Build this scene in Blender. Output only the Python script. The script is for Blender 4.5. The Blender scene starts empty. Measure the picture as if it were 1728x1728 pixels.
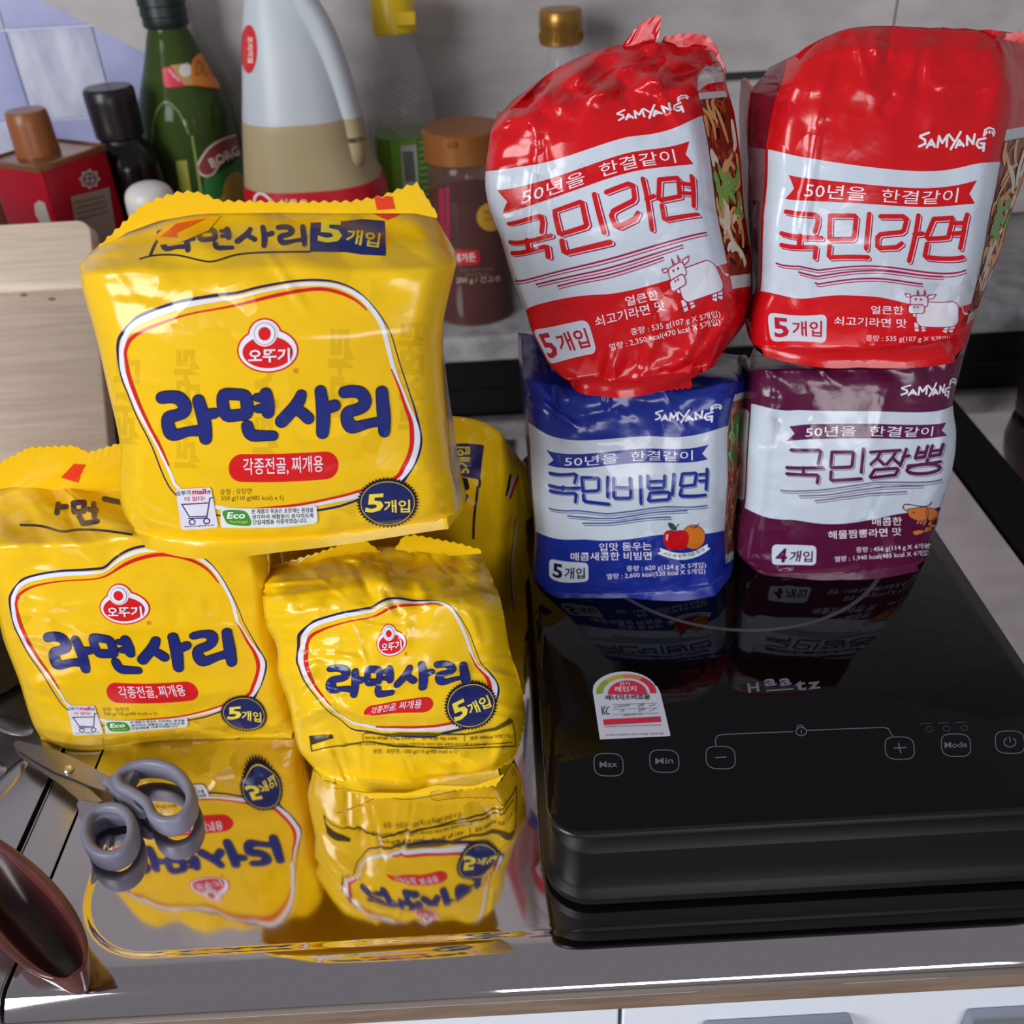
import bpy, bmesh, math, random
import numpy as np
from mathutils import Vector, geometry

# ------------------------------------------------------------------ camera, world, light, exposure
SC = bpy.context.scene
COL = SC.collection
FPX, PITCH, ROLL, CAMH = 1640.0, math.radians(35), math.radians(3.2), 0.52
FW = np.array([0, math.cos(PITCH), -math.sin(PITCH)])
_UP = np.array([0, math.sin(PITCH), math.cos(PITCH)])
_RT = np.array([1.0, 0, 0])
RC = _RT * math.cos(ROLL) - _UP * math.sin(ROLL)
UC = _UP * math.cos(ROLL) + _RT * math.sin(ROLL)
CAM = np.array([0, 0, CAMH])

cd = bpy.data.cameras.new('camera')
cam = bpy.data.objects.new('camera', cd)
COL.objects.link(cam)
from mathutils import Matrix
M = Matrix(((RC[0], UC[0], -FW[0], 0), (RC[1], UC[1], -FW[1], 0), (RC[2], UC[2], -FW[2], CAMH), (0, 0, 0, 1)))
cam.matrix_world = M
cd.sensor_width = 36.0
cd.lens = FPX / 1728.0 * 36.0
cd.clip_start = 0.02
cd.dof.use_dof = True
cd.dof.focus_distance = 0.56
cd.dof.aperture_fstop = 9.0
SC.camera = cam

SC.view_settings.view_transform = 'Standard'
SC.view_settings.look = 'None'
SC.view_settings.gamma = 1.0
SC.view_settings.use_curve_mapping = False
SC.view_settings.exposure = 0.0


def lin(c):
    c = [x / 255.0 for x in c]
    return tuple(x / 12.92 if x <= 0.04045 else ((x + 0.055) / 1.055) ** 2.4 for x in c)


world = bpy.data.worlds.new('room_light')
SC.world = world
world.use_nodes = True
bg = world.node_tree.nodes['Background']
bg.inputs[0].default_value = (*lin((205, 203, 212)), 1)
bg.inputs[1].default_value = 0.32


def area(name, loc, target, sx, sy, power, color):
    l = bpy.data.lights.new(name, 'AREA')
    l.shape = 'RECTANGLE'
    l.size, l.size_y, l.energy, l.color = sx, sy, power, color
    o = bpy.data.objects.new(name, l)
    COL.objects.link(o)
    o.location = loc
    o.rotation_euler = (Vector(target) - Vector(loc)).to_track_quat('-Z', 'Y').to_euler()
    return o


area('window_daylight', (-1.33, -0.66, 0.86), (0.0, 0.75, 0.15), 0.8, 1.0, 30, (0.95, 0.97, 1.0))
area('front_fill', (0.45, -1.45, 0.36), (0.0, 0.6, 0.18), 1.1, 0.5, 14, (0.98, 0.97, 1.0))  # added fill lamp behind the camera, brightens the rear yellow pack


# ------------------------------------------------------------------ pixel <-> point helpers (frame of 1728)
def rays(px):
    px = np.asarray(px, float)
    return FW + RC * ((px[..., 0:1] - 864) / FPX) + UC * ((864 - px[..., 1:2]) / FPX)


def at_y(x, y, yv):
    r = rays((x, y))
    return CAM + r * (yv / r[1])


def at_z(x, y, z=0.0):
    r = rays((x, y))
    return CAM + r * ((z - CAMH) / r[2])


def proj(P):
    d = np.asarray(P, float) - CAM
    c = d @ FW
    return np.stack([864 + FPX * (d @ RC) / c, 864 - FPX * (d @ UC) / c], -1)


# ------------------------------------------------------------------ materials
MATS = {}


def nodes_of(m):
    m.use_nodes = True
    nt = m.node_tree
    return nt, nt.nodes['Principled BSDF']


def mat(name, rgb, rough=0.5, metal=0.0, bump=None, spec=0.5, trans=0.0, ior=1.45, vary=None, coat=0.0, sss=0.0, alpha=1.0):
    """principled material; bump = (scale, strength, distance, detail); vary = (rgb2, scale, stretch xyz)"""
    key = (name,)
    if key in MATS:
        return MATS[key]
    m = bpy.data.materials.new(name)
    nt, p = nodes_of(m)
    p.inputs['Base Color'].default_value = (*lin(rgb), 1)
    p.inputs['Roughness'].default_value = rough
    p.inputs['Metallic'].default_value = metal
    p.inputs['Specular IOR Level'].default_value = spec
    p.inputs['Transmission Weight'].default_value = trans
    p.inputs['IOR'].default_value = ior
    p.inputs['Coat Weight'].default_value = coat
    p.inputs['Coat Roughness'].default_value = 0.08
    p.inputs['Alpha'].default_value = alpha
    if sss:
        p.inputs['Subsurface Weight'].default_value = sss
        p.inputs['Subsurface Radius'].default_value = (0.01, 0.008, 0.006)
    tc = nt.nodes.new('ShaderNodeTexCoord')
    if vary:
        mp = nt.nodes.new('ShaderNodeMapping')
        mp.inputs['Scale'].default_value = vary[2]
        nz = nt.nodes.new('ShaderNodeTexNoise')
        nz.inputs['Scale'].default_value = vary[1]
        nz.inputs['Detail'].default_value = 6
        mx = nt.nodes.new('ShaderNodeMix')
        mx.data_type = 'RGBA'
        mx.inputs['A'].default_value = (*lin(rgb), 1)
        mx.inputs['B'].default_value = (*lin(vary[0]), 1)
        rp = nt.nodes.new('ShaderNodeValToRGB')
        rp.color_ramp.elements[0].position = 0.38
        rp.color_ramp.elements[1].position = 0.64
        nt.links.new(tc.outputs['Object'], mp.inputs['Vector'])
        nt.links.new(mp.outputs['Vector'], nz.inputs['Vector'])
        nt.links.new(nz.outputs['Fac'], rp.inputs['Fac'])
        nt.links.new(rp.outputs['Color'], mx.inputs['Factor'])
        nt.links.new(mx.outputs['Result'], p.inputs['Base Color'])
    if bump:
        nb = nt.nodes.new('ShaderNodeTexNoise')
        nb.inputs['Scale'].default_value = bump[0]
        nb.inputs['Detail'].default_value = bump[3] if len(bump) > 3 else 3
        b = nt.nodes.new('ShaderNodeBump')
        b.inputs['Strength'].default_value = bump[1]
        b.inputs['Distance'].default_value = bump[2]
        nt.links.new(tc.outputs['Object'], nb.inputs['Vector'])
        nt.links.new(nb.outputs['Fac'], b.inputs['Height'])
        nt.links.new(b.outputs['Normal'], p.inputs['Normal'])
    MATS[key] = m
    return m


def film(rgb, rough=0.2, crinkle=1.0):
    """glossy printed plastic film: colour plus a fine crumple relief in object space"""
    key = ('film', tuple(rgb), rough, crinkle)
    if key in MATS:
        return MATS[key]
    m = bpy.data.materials.new('printed_film')
    nt, p = nodes_of(m)
    p.inputs['Base Color'].default_value = (*lin(rgb), 1)
    p.inputs['Roughness'].default_value = rough
    p.inputs['Specular IOR Level'].default_value = 0.45
    tc = nt.nodes.new('ShaderNodeTexCoord')
    wz = nt.nodes.new('ShaderNodeTexNoise')
    wz.inputs['Scale'].default_value = 22
    wz.inputs['Detail'].default_value = 2
    add = nt.nodes.new('ShaderNodeMixRGB')
    add.blend_type = 'ADD'
    add.inputs[0].default_value = 0.045
    vo = nt.nodes.new('ShaderNodeTexVoronoi')
    vo.feature = 'F1'
    vo.inputs['Scale'].default_value = 42
    nz = nt.nodes.new('ShaderNodeTexNoise')
    nz.inputs['Scale'].default_value = 55
    nz.inputs['Detail'].default_value = 3
    b1 = nt.nodes.new('ShaderNodeBump')
    b1.inputs['Strength'].default_value = 0.10 * crinkle
    b1.inputs['Distance'].default_value = 0.006
    b2 = nt.nodes.new('ShaderNodeBump')
    b2.inputs['Strength'].default_value = 0.13 * crinkle
    b2.inputs['Distance'].default_value = 0.004
    L = nt.links.new
    L(tc.outputs['Object'], wz.inputs['Vector'])
    L(tc.outputs['Object'], add.inputs[1])
    L(wz.outputs['Color'], add.inputs[2])
    L(add.outputs[0], vo.inputs['Vector'])
    L(tc.outputs['Object'], nz.inputs['Vector'])
    L(vo.outputs['Distance'], b1.inputs['Height'])
    L(nz.outputs['Fac'], b2.inputs['Height'])
    L(b1.outputs['Normal'], b2.inputs['Normal'])
    # small flat facets with sharp borders in the crumpled patches
    v2 = nt.nodes.new('ShaderNodeTexVoronoi')
    v2.inputs['Scale'].default_value = 74
    v2.inputs['Randomness'].default_value = 1.0
    mk = nt.nodes.new('ShaderNodeTexNoise')
    mk.inputs['Scale'].default_value = 15
    mk.inputs['Detail'].default_value = 1
    rp = nt.nodes.new('ShaderNodeMapRange')
    rp.inputs['From Min'].default_value = 0.50
    rp.inputs['From Max'].default_value = 0.64
    rp.inputs['To Max'].default_value = 0.34 * crinkle
    sub = nt.nodes.new('ShaderNodeVectorMath')
    sub.operation = 'SUBTRACT'
    sub.inputs[1].default_value = (.5, .5, .5)
    scl = nt.nodes.new('ShaderNodeVectorMath')
    scl.operation = 'SCALE'
    ad2 = nt.nodes.new('ShaderNodeVectorMath')
    ad2.operation = 'ADD'
    nrm_ = nt.nodes.new('ShaderNodeVectorMath')
    nrm_.operation = 'NORMALIZE'
    L(add.outputs[0], v2.inputs['Vector'])
    L(tc.outputs['Object'], mk.inputs['Vector'])
    L(mk.outputs['Fac'], rp.inputs['Value'])
    L(v2.outputs['Color'], sub.inputs[0])
    L(sub.outputs[0], scl.inputs[0])
    L(rp.outputs['Result'], scl.inputs['Scale'])
    L(b2.outputs['Normal'], ad2.inputs[0])
    L(scl.outputs[0], ad2.inputs[1])
    L(ad2.outputs[0], nrm_.inputs[0])
    L(nrm_.outputs[0], p.inputs['Normal'])
    MATS[key] = m
    return m


# ------------------------------------------------------------------ object helpers
def link(o, parent=None):
    COL.objects.link(o)
    if parent is not None:
        o.parent = parent
    return o


def tag(o, label=None, cat=None, group=None, kind=None):
    if label:
        o['label'] = label
    if cat:
        o['category'] = cat
    if group:
        o['group'] = group
    if kind:
        o['kind'] = kind
    return o


def thing(name, label, cat, loc, group=None):
    o = bpy.data.objects.new(name, None)
    o.empty_display_size = 0.02
    link(o)
    o.location = loc
    return tag(o, label, cat, group)


def wloc(o):
    v = Vector((0, 0, 0))
    while o is not None:
        v = v + o.location
        o = o.parent
    return v


def mesh_obj(name, verts, faces, m, parent=None, smooth=True, normals=None, auto=None):
    """verts in world coordinates; stored relative to the parent"""
    off = np.array(wloc(parent)) if parent is not None else np.zeros(3)
    V = np.asarray(verts, float) - off
    me = bpy.data.meshes.new(name)
    me.from_pydata(V.tolist(), [], [tuple(int(i) for i in f) for f in faces])
    me.materials.append(m)
    if smooth:
        me.polygons.foreach_set('use_smooth', [True] * len(me.polygons))
    me.update()
    if normals is not None:
        me.normals_split_custom_set_from_vertices([tuple(n) for n in normals])
    if auto is not None:
        me.set_sharp_from_angle(angle=math.radians(auto))
    o = bpy.data.objects.new(name, me)
    return link(o, parent)


def bm_obj(name, bm, m, parent=None, smooth=True, auto=40):
    bmesh.ops.recalc_face_normals(bm, faces=bm.faces)
    off = wloc(parent) if parent is not None else Vector((0, 0, 0))
    for v in bm.verts:
        v.co -= off
    me = bpy.data.meshes.new(name)
    bm.to_mesh(me)
    bm.free()
    me.materials.append(m)
    if smooth:
        me.polygons.foreach_set('use_smooth', [True] * len(me.polygons))
        me.set_sharp_from_angle(angle=math.radians(auto))
    o = bpy.data.objects.new(name, me)
    return link(o, parent)


def bm_box(x0, x1, y0, y1, z0, z1, bev=0.0, seg=2):
    bm = bmesh.new()
    bmesh.ops.create_cube(bm, size=1)
    for v in bm.verts:
        v.co = Vector((x0 + (v.co.x + .5) * (x1 - x0), y0 + (v.co.y + .5) * (y1 - y0), z0 + (v.co.z + .5) * (z1 - z0)))
    if bev:
        bmesh.ops.bevel(bm, geom=bm.edges[:], offset=bev, segments=seg, profile=0.5, affect='EDGES')
    return bm


def rrect(x0, x1, y0, y1, r, n=6):
    pts = []
    for cx, cy, a in ((x1 - r, y1 - r, 0), (x0 + r, y1 - r, 90), (x0 + r, y0 + r, 180), (x1 - r, y0 + r, 270)):
        for k in range(n + 1):
            t = math.radians(a + 90 * k / n)
            pts.append((cx + r * math.cos(t), cy + r * math.sin(t)))
    return pts


def bm_loft(rings, cap=True, close=True):
    """rings: lists of equal length of 3D points"""
    bm = bmesh.new()
    R = [[bm.verts.new(tuple(p)) for p in ring] for ring in rings]
    n = len(R[0])
    for a, b in zip(R[:-1], R[1:]):
        for i in range(n if close else n - 1):
            j = (i + 1) % n
            bm.faces.new((a[i], a[j], b[j], b[i]))
    if cap:
        bm.faces.new(R[0][::-1])
        bm.faces.new(R[-1])
    return bm


def bm_lathe(cx, cy, prof, n=40, squash=None):
    """prof: (radius, z); squash(angle, z) -> radius factor"""
    rings = []
    for r, z in prof:
        ring = []
        for k in range(n):
            a = 2 * math.pi * k / n
            rr = r * (squash(a, z) if squash else 1)
            ring.append((cx + rr * math.cos(a), cy + rr * math.sin(a), z))
        rings.append(ring)
    return bm_loft(rings)


def bm_tube(pts, rad, n=10, closed=False, flat=1.0, up=(0, 0, 1), sq=1.0):
    pw = lambda v: math.copysign(abs(v) ** sq, v)
    pts = [Vector(p) for p in pts]
    N = len(pts)
    rings = []
    for i, p in enumerate(pts):
        a = pts[(i - 1) % N] if closed or i > 0 else p
        b = pts[(i + 1) % N] if closed or i < N - 1 else p
        t = (b - a).normalized()
        s = t.cross(Vector(up))
        s = s.normalized() if s.length > 1e-6 else Vector((1, 0, 0))
        u = s.cross(t).normalized()
        r = rad[i] if hasattr(rad, '__len__') else rad
        rings.append([p + s * (r * pw(math.cos(2 * math.pi * k / n))) + u * (r * flat * pw(math.sin(2 * math.pi * k / n))) for k in range(n)])
    if closed:
        rings.append(rings[0])
        bm = bmesh.new()
        R = [[bm.verts.new(q) for q in ring] for ring in rings[:-1]]
        for i in range(N):
            A, B = R[i], R[(i + 1) % N]
            for k in range(n):
                bm.faces.new((A[k], A[(k + 1) % n], B[(k + 1) % n], B[k]))
        return bm
    return bm_loft(rings)


def smooth_line(pts, n=8, closed=False):
    """Catmull-Rom through the points"""
    P = [np.array(p, float) for p in pts]
    N = len(P)
    out = []
    for i in range(N if closed else N - 1):
        p0 = P[(i - 1) % N] if closed or i > 0 else P[i]
        p1, p2 = P[i], P[(i + 1) % N]
        p3 = P[(i + 2) % N] if closed or i < N - 2 else P[(i + 1) % N]
        for k in range(n):
            t = k / n
            out.append(.5 * ((2 * p1) + (-p0 + p2) * t + (2 * p0 - 5 * p1 + 4 * p2 - p3) * t * t + (-p0 + 3 * p1 - 3 * p2 + p3) * t ** 3))
    if not closed:
        out.append(P[-1])
    return [tuple(p) for p in out]


# ------------------------------------------------------------------ flat print as geometry: 2D triangles laid onto a gridded surface
def t_poly(pts):
    pts = [(float(p[0]), float(p[1])) for p in pts]
    tris = geometry.tessellate_polygon([[Vector((x, y, 0)) for x, y in pts]])
    return [(pts[a], pts[b], pts[c]) for a, b, c in tris]


def t_disc(cx, cy, rx, ry=None, n=28, rot=0):
    ry = rx if ry is None else ry
    c, s = math.cos(rot), math.sin(rot)
    q = [(cx + rx * math.cos(2 * math.pi * k / n) * c - ry * math.sin(2 * math.pi * k / n) * s,
          cy + rx * math.cos(2 * math.pi * k / n) * s + ry * math.sin(2 * math.pi * k / n) * c) for k in range(n)]
    return [((cx, cy), q[k], q[(k + 1) % n]) for k in range(n)]


def t_stroke(pts, w, closed=False, caps=True):
    """mitred ribbon; sharp corners get a round joint, open ends a round cap"""
    W0 = list(w) if hasattr(w, '__len__') else [w] * len(pts)
    Q, W = [], []
    for p, ww in zip(pts, W0):
        p = (float(p[0]), float(p[1]))
        if not Q or math.hypot(p[0] - Q[-1][0], p[1] - Q[-1][1]) > 1e-6:
            Q.append(p)
            W.append(ww)
    if closed and math.hypot(Q[0][0] - Q[-1][0], Q[0][1] - Q[-1][1]) < 1e-6:
        Q.pop()
        W.pop()
    N = len(Q)
    if N < 2:
        return t_disc(*Q[0], W[0] / 2, n=10)
    D = []
    for i in range(N if closed else N - 1):
        (x0, y0), (x1, y1) = Q[i], Q[(i + 1) % N]
        L = math.hypot(x1 - x0, y1 - y0)
        D.append(((x1 - x0) / L, (y1 - y0) / L, L))
    out = []

    def off(i, side_dir):
        """offset pair at point i for the segment side_dir (-1 the one before, +1 the one after)"""
        prev = D[i - 1] if (closed or i > 0) else None
        nxt = D[i % len(D)] if (closed or i < N - 1) else None
        h = W[i] / 2
        d = nxt if side_dir > 0 else prev
        if prev and nxt:
            c = prev[0] * nxt[0] + prev[1] * nxt[1]
            if c > .55:
                mx, my = -(prev[1] + nxt[1]), prev[0] + nxt[0]
                L = math.hypot(mx, my)
                k = h / max(.6, math.sqrt((1 + c) / 2))
                return (mx / L * k, my / L * k)
        return (-d[1] * h, d[0] * h)
    for i in range(N if closed else N - 1):
        j = (i + 1) % N
        a, b = off(i, 1), off(j, -1)
        A, B = (Q[i][0] + a[0], Q[i][1] + a[1]), (Q[i][0] - a[0], Q[i][1] - a[1])
        C, E_ = (Q[j][0] - b[0], Q[j][1] - b[1]), (Q[j][0] + b[0], Q[j][1] + b[1])
        out += [(A, B, C), (A, C, E_)]
    for i in range(N):
        if closed or 0 < i < N - 1:
            p, q = D[i - 1], D[i % len(D)]
            if p[0] * q[0] + p[1] * q[1] <= .55:
                out += t_disc(Q[i][0], Q[i][1], W[i] / 2, n=12)
    if caps and not closed:
        for i, d, sg in ((0, D[0], -1), (N - 1, D[-1], 1)):
            h = W[i] / 2
            f = [(Q[i][0] + h * (-d[1] * math.cos(t) + sg * d[0] * math.sin(t)), Q[i][1] + h * (d[0] * math.cos(t) + sg * d[1] * math.sin(t))) for t in np.linspace(0, math.pi, 7)]
            out += [(Q[i], f[k], f[k + 1]) for k in range(6)]
    return out


def t_strokes(lst, w, f=lambda p: p):
    out = []
    for s in lst:
        closed = len(s) > 2 and tuple(s[0]) == tuple(s[-1])
        q = [f(p) for p in (s[:-1] if closed else s)]
        out += t_stroke(q, w, closed)
    return out


_TXT = {}


def text_tris(body, bold=0.0):
    k = (body, bold)
    if k not in _TXT:
        c = bpy.data.curves.new('lettering', 'FONT')
        c.body = body
        c.resolution_u = 2
        c.offset = bold
        o = bpy.data.objects.new('lettering', c)
        me = o.to_mesh()
        me.calc_loop_triangles()
        V = np.array([v.co[:2] for v in me.vertices])
        T = [tuple(t.vertices) for t in me.loop_triangles]
        bpy.data.objects.remove(o)
        bpy.data.curves.remove(c)
        lo, hi = V.min(0), V.max(0)
        _TXT[k] = ((V - lo) / (hi - lo), T)
    return _TXT[k]


def t_text(body, x0, y0, x1, y1, h, bold=0.0, slant=0.0, bend=None):
    """ink box from (x0,y0) to (x1,y1) along its foot, h pixels high"""
    V, T = text_tris(body, bold)
    L = math.hypot(x1 - x0, y1 - y0)
    d = np.array([(x1 - x0) / L, (y1 - y0) / L])
    u = np.array([d[1], -d[0]])
    P = np.array([x0, y0]) + np.outer(V[:, 0] * L + V[:, 1] * h * slant, d) + np.outer(V[:, 1] * h, u)
    if bend:
        P = np.array([bend(p) for p in P])
    P = [tuple(p) for p in P]
    return [(P[a], P[b], P[c]) for a, b, c in T]


def clip_half(poly, a, b, c):
    """keep a*x+b*y+c >= 0"""
    out = []
    n = len(poly)
    D = [a * p[0] + b * p[1] + c for p in poly]
    for i in range(n):
        j = (i + 1) % n
        if D[i] >= 0:
            out.append(poly[i])
        if (D[i] > 0 and D[j] < 0) or (D[i] < 0 and D[j] > 0):
            t = D[i] / (D[i] - D[j])
            out.append((poly[i][0] + t * (poly[j][0] - poly[i][0]), poly[i][1] + t * (poly[j][1] - poly[i][1])))
    return out


def union(tris):
    """merge overlapping triangles into one layer without doubled faces"""
    if len(tris) < 2:
        return tris
    vid, V, F = {}, [], []
    for t in tris:
        a = (t[1][0] - t[0][0]) * (t[2][1] - t[0][1]) - (t[2][0] - t[0][0]) * (t[1][1] - t[0][1])
        if abs(a) < 1e-9:
            continue
        if a < 0:
            t = t[::-1]
        f = []
        for p in t:
            k = (round(p[0], 5), round(p[1], 5))
            if k not in vid:
                vid[k] = len(V)
                V.append(Vector(k))
            f.append(vid[k])
        if len(set(f)) == 3:
            F.append(f)
    if not F:
        return []
    r = geometry.delaunay_2d_cdt(V, [], F, 0, 1e-5)
    P = np.array([(v[0], v[1]) for v in r[0]])
    T = np.array([f for f in r[2] if len(f) == 3])
    if not len(T):
        return tris
    A, B, C = P[T[:, 0]], P[T[:, 1]], P[T[:, 2]]
    c = (A + B + C) / 3
    big = np.abs((B - A)[:, 0] * (C - A)[:, 1] - (B - A)[:, 1] * (C - A)[:, 0]) > 1e-8
    I = np.array([[(V[i][0], V[i][1]) for i in f] for f in F])
    keep = np.zeros(len(T), bool)
    for k in range(0, len(T), 1500):
        x, y = c[k:k + 1500, 0:1], c[k:k + 1500, 1:2]
        ins = np.ones((len(x), len(I)), bool)
        for e in range(3):
            p, q = I[:, e], I[:, (e + 1) % 3]
            ins &= (q[:, 0] - p[:, 0]) * (y - p[:, 1]) - (q[:, 1] - p[:, 1]) * (x - p[:, 0]) >= -1e-9
        keep[k:k + 1500] = ins.any(1)
    return [tuple((float(P[i][0]), float(P[i][1])) for i in f) for f in T[keep & big]]


class Sheet:
    """a gridded surface P[j, i]; continuous grid coordinates (gi, gj)"""

    def __init__(s, P, flip=False):
        s.P = np.asarray(P, float)
        s.nv, s.nu = s.P.shape[0] - 1, s.P.shape[1] - 1
        du = np.gradient(s.P, axis=1)
        dv = np.gradient(s.P, axis=0)
        N = np.cross(du, dv)
        N /= np.linalg.norm(N, axis=-1, keepdims=True) + 1e-12
        if (N.reshape(-1, 3) * (CAM - s.P.reshape(-1, 3))).sum() < 0:
            N = -N
        s.N = N
        s.px = proj(s.P)

    def inv(s, q):
        """pixels -> continuous grid coordinates"""
        q = np.asarray(q, float).reshape(-1, 2)
        G = s.px.reshape(-1, 2)
        face = ((CAM - s.P) * s.N).sum(-1).reshape(-1) > 0
        out = np.zeros_like(q)
        gi, gj = np.meshgrid(np.arange(0, s.nu + 1, 3), np.arange(0, s.nv + 1, 3))
        gi, gj = gi.ravel(), gj.ravel()
        idx = gj * (s.nu + 1) + gi
        Gs, pen = G[idx], np.where(face[idx], 0, 1e8)
        for k in range(0, len(q), 1000):
            d = (q[k:k + 1000, 0:1] - Gs[None, :, 0]) ** 2 + (q[k:k + 1000, 1:2] - Gs[None, :, 1]) ** 2 + pen
            m = d.argmin(1)
            out[k:k + 1000, 0] = gi[m]
            out[k:k + 1000, 1] = gj[m]
        g = out
        for _ in range(14):
            i = np.clip(np.floor(g[:, 0]).astype(int), 0, s.nu - 1)
            j = np.clip(np.floor(g[:, 1]).astype(int), 0, s.nv - 1)
            a, b = (g[:, 0] - i)[:, None], (g[:, 1] - j)[:, None]
            A, B, C, D = s.px[j, i], s.px[j, i + 1], s.px[j + 1, i], s.px[j + 1, i + 1]
            p = A * (1 - a) * (1 - b) + B * a * (1 - b) + C * (1 - a) * b + D * a * b
            du = (B - A) * (1 - b) + (D - C) * b
            dv = (C - A) * (1 - a) + (D - B) * a
            det = du[:, 0] * dv[:, 1] - du[:, 1] * dv[:, 0]
            det = np.where(np.abs(det) < 1e-6, 1e-6, det)
            e = q - p
            st = np.stack([(e[:, 0] * dv[:, 1] - e[:, 1] * dv[:, 0]) / det, (du[:, 0] * e[:, 1] - du[:, 1] * e[:, 0]) / det], -1)
            g = g + np.clip(st, -2.0, 2.0)
        return g

    def tris_px(s, tris):
        """triangles in pixels -> triangles in grid coordinates"""
        if not tris:
            return []
        g = s.inv(np.array(tris, float).reshape(-1, 2)).reshape(-1, 3, 2)
        return [tuple(map(tuple, t)) for t in g]

    def lay(s, name, gtris, m, parent, level=1, step=0.00012):
        """cut the triangles along the grid and lay them on the surface"""
        polys = []
        for t in union(gtris):
            xs, ys = [p[0] for p in t], [p[1] for p in t]
            i0, i1 = max(0, int(math.floor(min(xs)))), min(s.nu - 1, int(math.floor(max(xs))))
            j0, j1 = max(0, int(math.floor(min(ys)))), min(s.nv - 1, int(math.floor(max(ys))))
            for j in range(j0, j1 + 1):
                row = t if j0 == j1 and min(ys) >= 0 and max(ys) <= s.nv else clip_half(clip_half(t, 0, 1, -j), 0, -1, j + 1)
                if len(row) < 3:
                    continue
                for i in range(i0, i1 + 1):
                    c = row if i0 == i1 and min(xs) >= 0 and max(xs) <= s.nu else clip_half(clip_half(row, 1, 0, -i), -1, 0, i + 1)
                    if len(c) < 3:
                        continue
                    k = i + j + 1  # diagonal x + y = k
                    S = [p[0] + p[1] - k for p in c]
                    if max(S) <= 1e-9 or min(S) >= -1e-9:
                        polys.append((i, j, c))
                    else:
                        for sg in (1, -1):
                            d = clip_half(c, sg, sg, -sg * k)
                            if len(d) >= 3:
                                polys.append((i, j, d))
        if not polys:
            return None
        idx, verts, faces = {}, [], []
        for i, j, c in polys:
            f = []
            for x, y in c:
                key = (round(x, 4), round(y, 4))
                n = idx.get(key)
                if n is None:
                    n = idx[key] = len(verts)
                    verts.append((x, y))
                if n not in f:
                    f.append(n)
            if len(f) >= 3:
                faces.append(f)
        V = np.array(verts)
        i = np.clip(np.floor(V[:, 0] - 1e-9).astype(int), 0, s.nu - 1)
        j = np.clip(np.floor(V[:, 1] - 1e-9).astype(int), 0, s.nv - 1)
        a, b = (V[:, 0] - i)[:, None], (V[:, 1] - j)[:, None]

        def val(G):
            A, B, C, D = G[j, i], G[j, i + 1], G[j + 1, i], G[j + 1, i + 1]
            lo = A + (B - A) * a + (C - A) * b
            hi = D + (C - D) * (1 - a) + (B - D) * (1 - b)
            return np.where(a + b <= 1, lo, hi)
        Pn = val(s.N)
        Pn /= np.linalg.norm(Pn, axis=-1, keepdims=True) + 1e-12
        P = val(s.P) + Pn * (step * level)
        # wind every face so that it looks out of the sheet
        ia = np.array([f[:3] for f in faces])
        n = np.cross(P[ia[:, 1]] - P[ia[:, 0]], P[ia[:, 2]] - P[ia[:, 0]])
        ok = (n * Pn[ia[:, 0]]).sum(-1) >= 0
        F = [f if k else f[::-1] for f, k in zip(faces, ok)]
        return mesh_obj(name, P, F, m, parent, True, Pn)


def tps(src, dst):
    """thin-plate spline through the landmarks"""
    S = np.asarray(src, float)
    D = np.asarray(dst, float)
    n = len(S)

    def K(a, b):
        r2 = ((a[:, None] - b[None]) ** 2).sum(-1)
        return np.where(r2 > 1e-12, r2 * np.log(r2 + 1e-12) * .5, 0)
    A = np.zeros((n + 3, n + 3))
    A[:n, :n] = K(S, S) + np.eye(n) * 2e-4
    A[:n, n] = 1
    A[:n, n + 1:] = S
    A[n, :n] = 1
    A[n + 1:, :n] = S.T
    X = np.linalg.solve(A, np.vstack([D, np.zeros((3, D.shape[1]))]))

    def f(q):
        q = np.asarray(q, float).reshape(-1, 2)
        return K(q, S) @ X[:n] + X[n] + q @ X[n + 1:]
    return f


def creases(rng, n, dom, edge=0.6, amp=0.0012, calm=None):
    """sharp film folds: (centre, direction, half length, half width, height)"""
    u0, u1, v0, v1 = dom
    out = []
    while len(out) < n:
        u, v = rng.uniform(u0, u1), rng.uniform(v0, v1)
        du, dv = min(u - u0, u1 - u), min(v - v0, v1 - v)
        if rng.random() < edge and min(du, dv) > 0.16:
            continue
        if calm and calm[0] < u < calm[1] and calm[2] < v < calm[3] and rng.random() < .8:
            continue
        ang = rng.uniform(-.6, .6) + (math.pi / 2 if (dv < du) == (rng.random() < .75) else 0)
        out.append((u, v, math.cos(ang), math.sin(ang), rng.uniform(.05, .2), rng.uniform(.014, .035), rng.choice((-1, 1)) * rng.uniform(.4, 1) * amp))
    return out


def crease_field(U, V, cr):
    w = np.zeros_like(U)
    for u, v, c, s, L, h, a in cr:
        x, y = (U - u) * c + (V - v) * s, -(U - u) * s + (V - v) * c
        w += a * np.clip(1 - np.abs(y) / h, 0, 1) * np.clip(1.4 * (1 - (x / L) ** 2), 0, 1)
    return w


def swell(U, V, rng, n, amp, f0=4, f1=11):
    w = np.zeros_like(U)
    for _ in range(n):
        a, f, p = rng.uniform(0, math.pi), rng.uniform(f0, f1), rng.uniform(0, 6.28)
        w += amp / math.sqrt(n) * np.sin(f * (U * math.cos(a) + V * math.sin(a)) + p)
    return w


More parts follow.
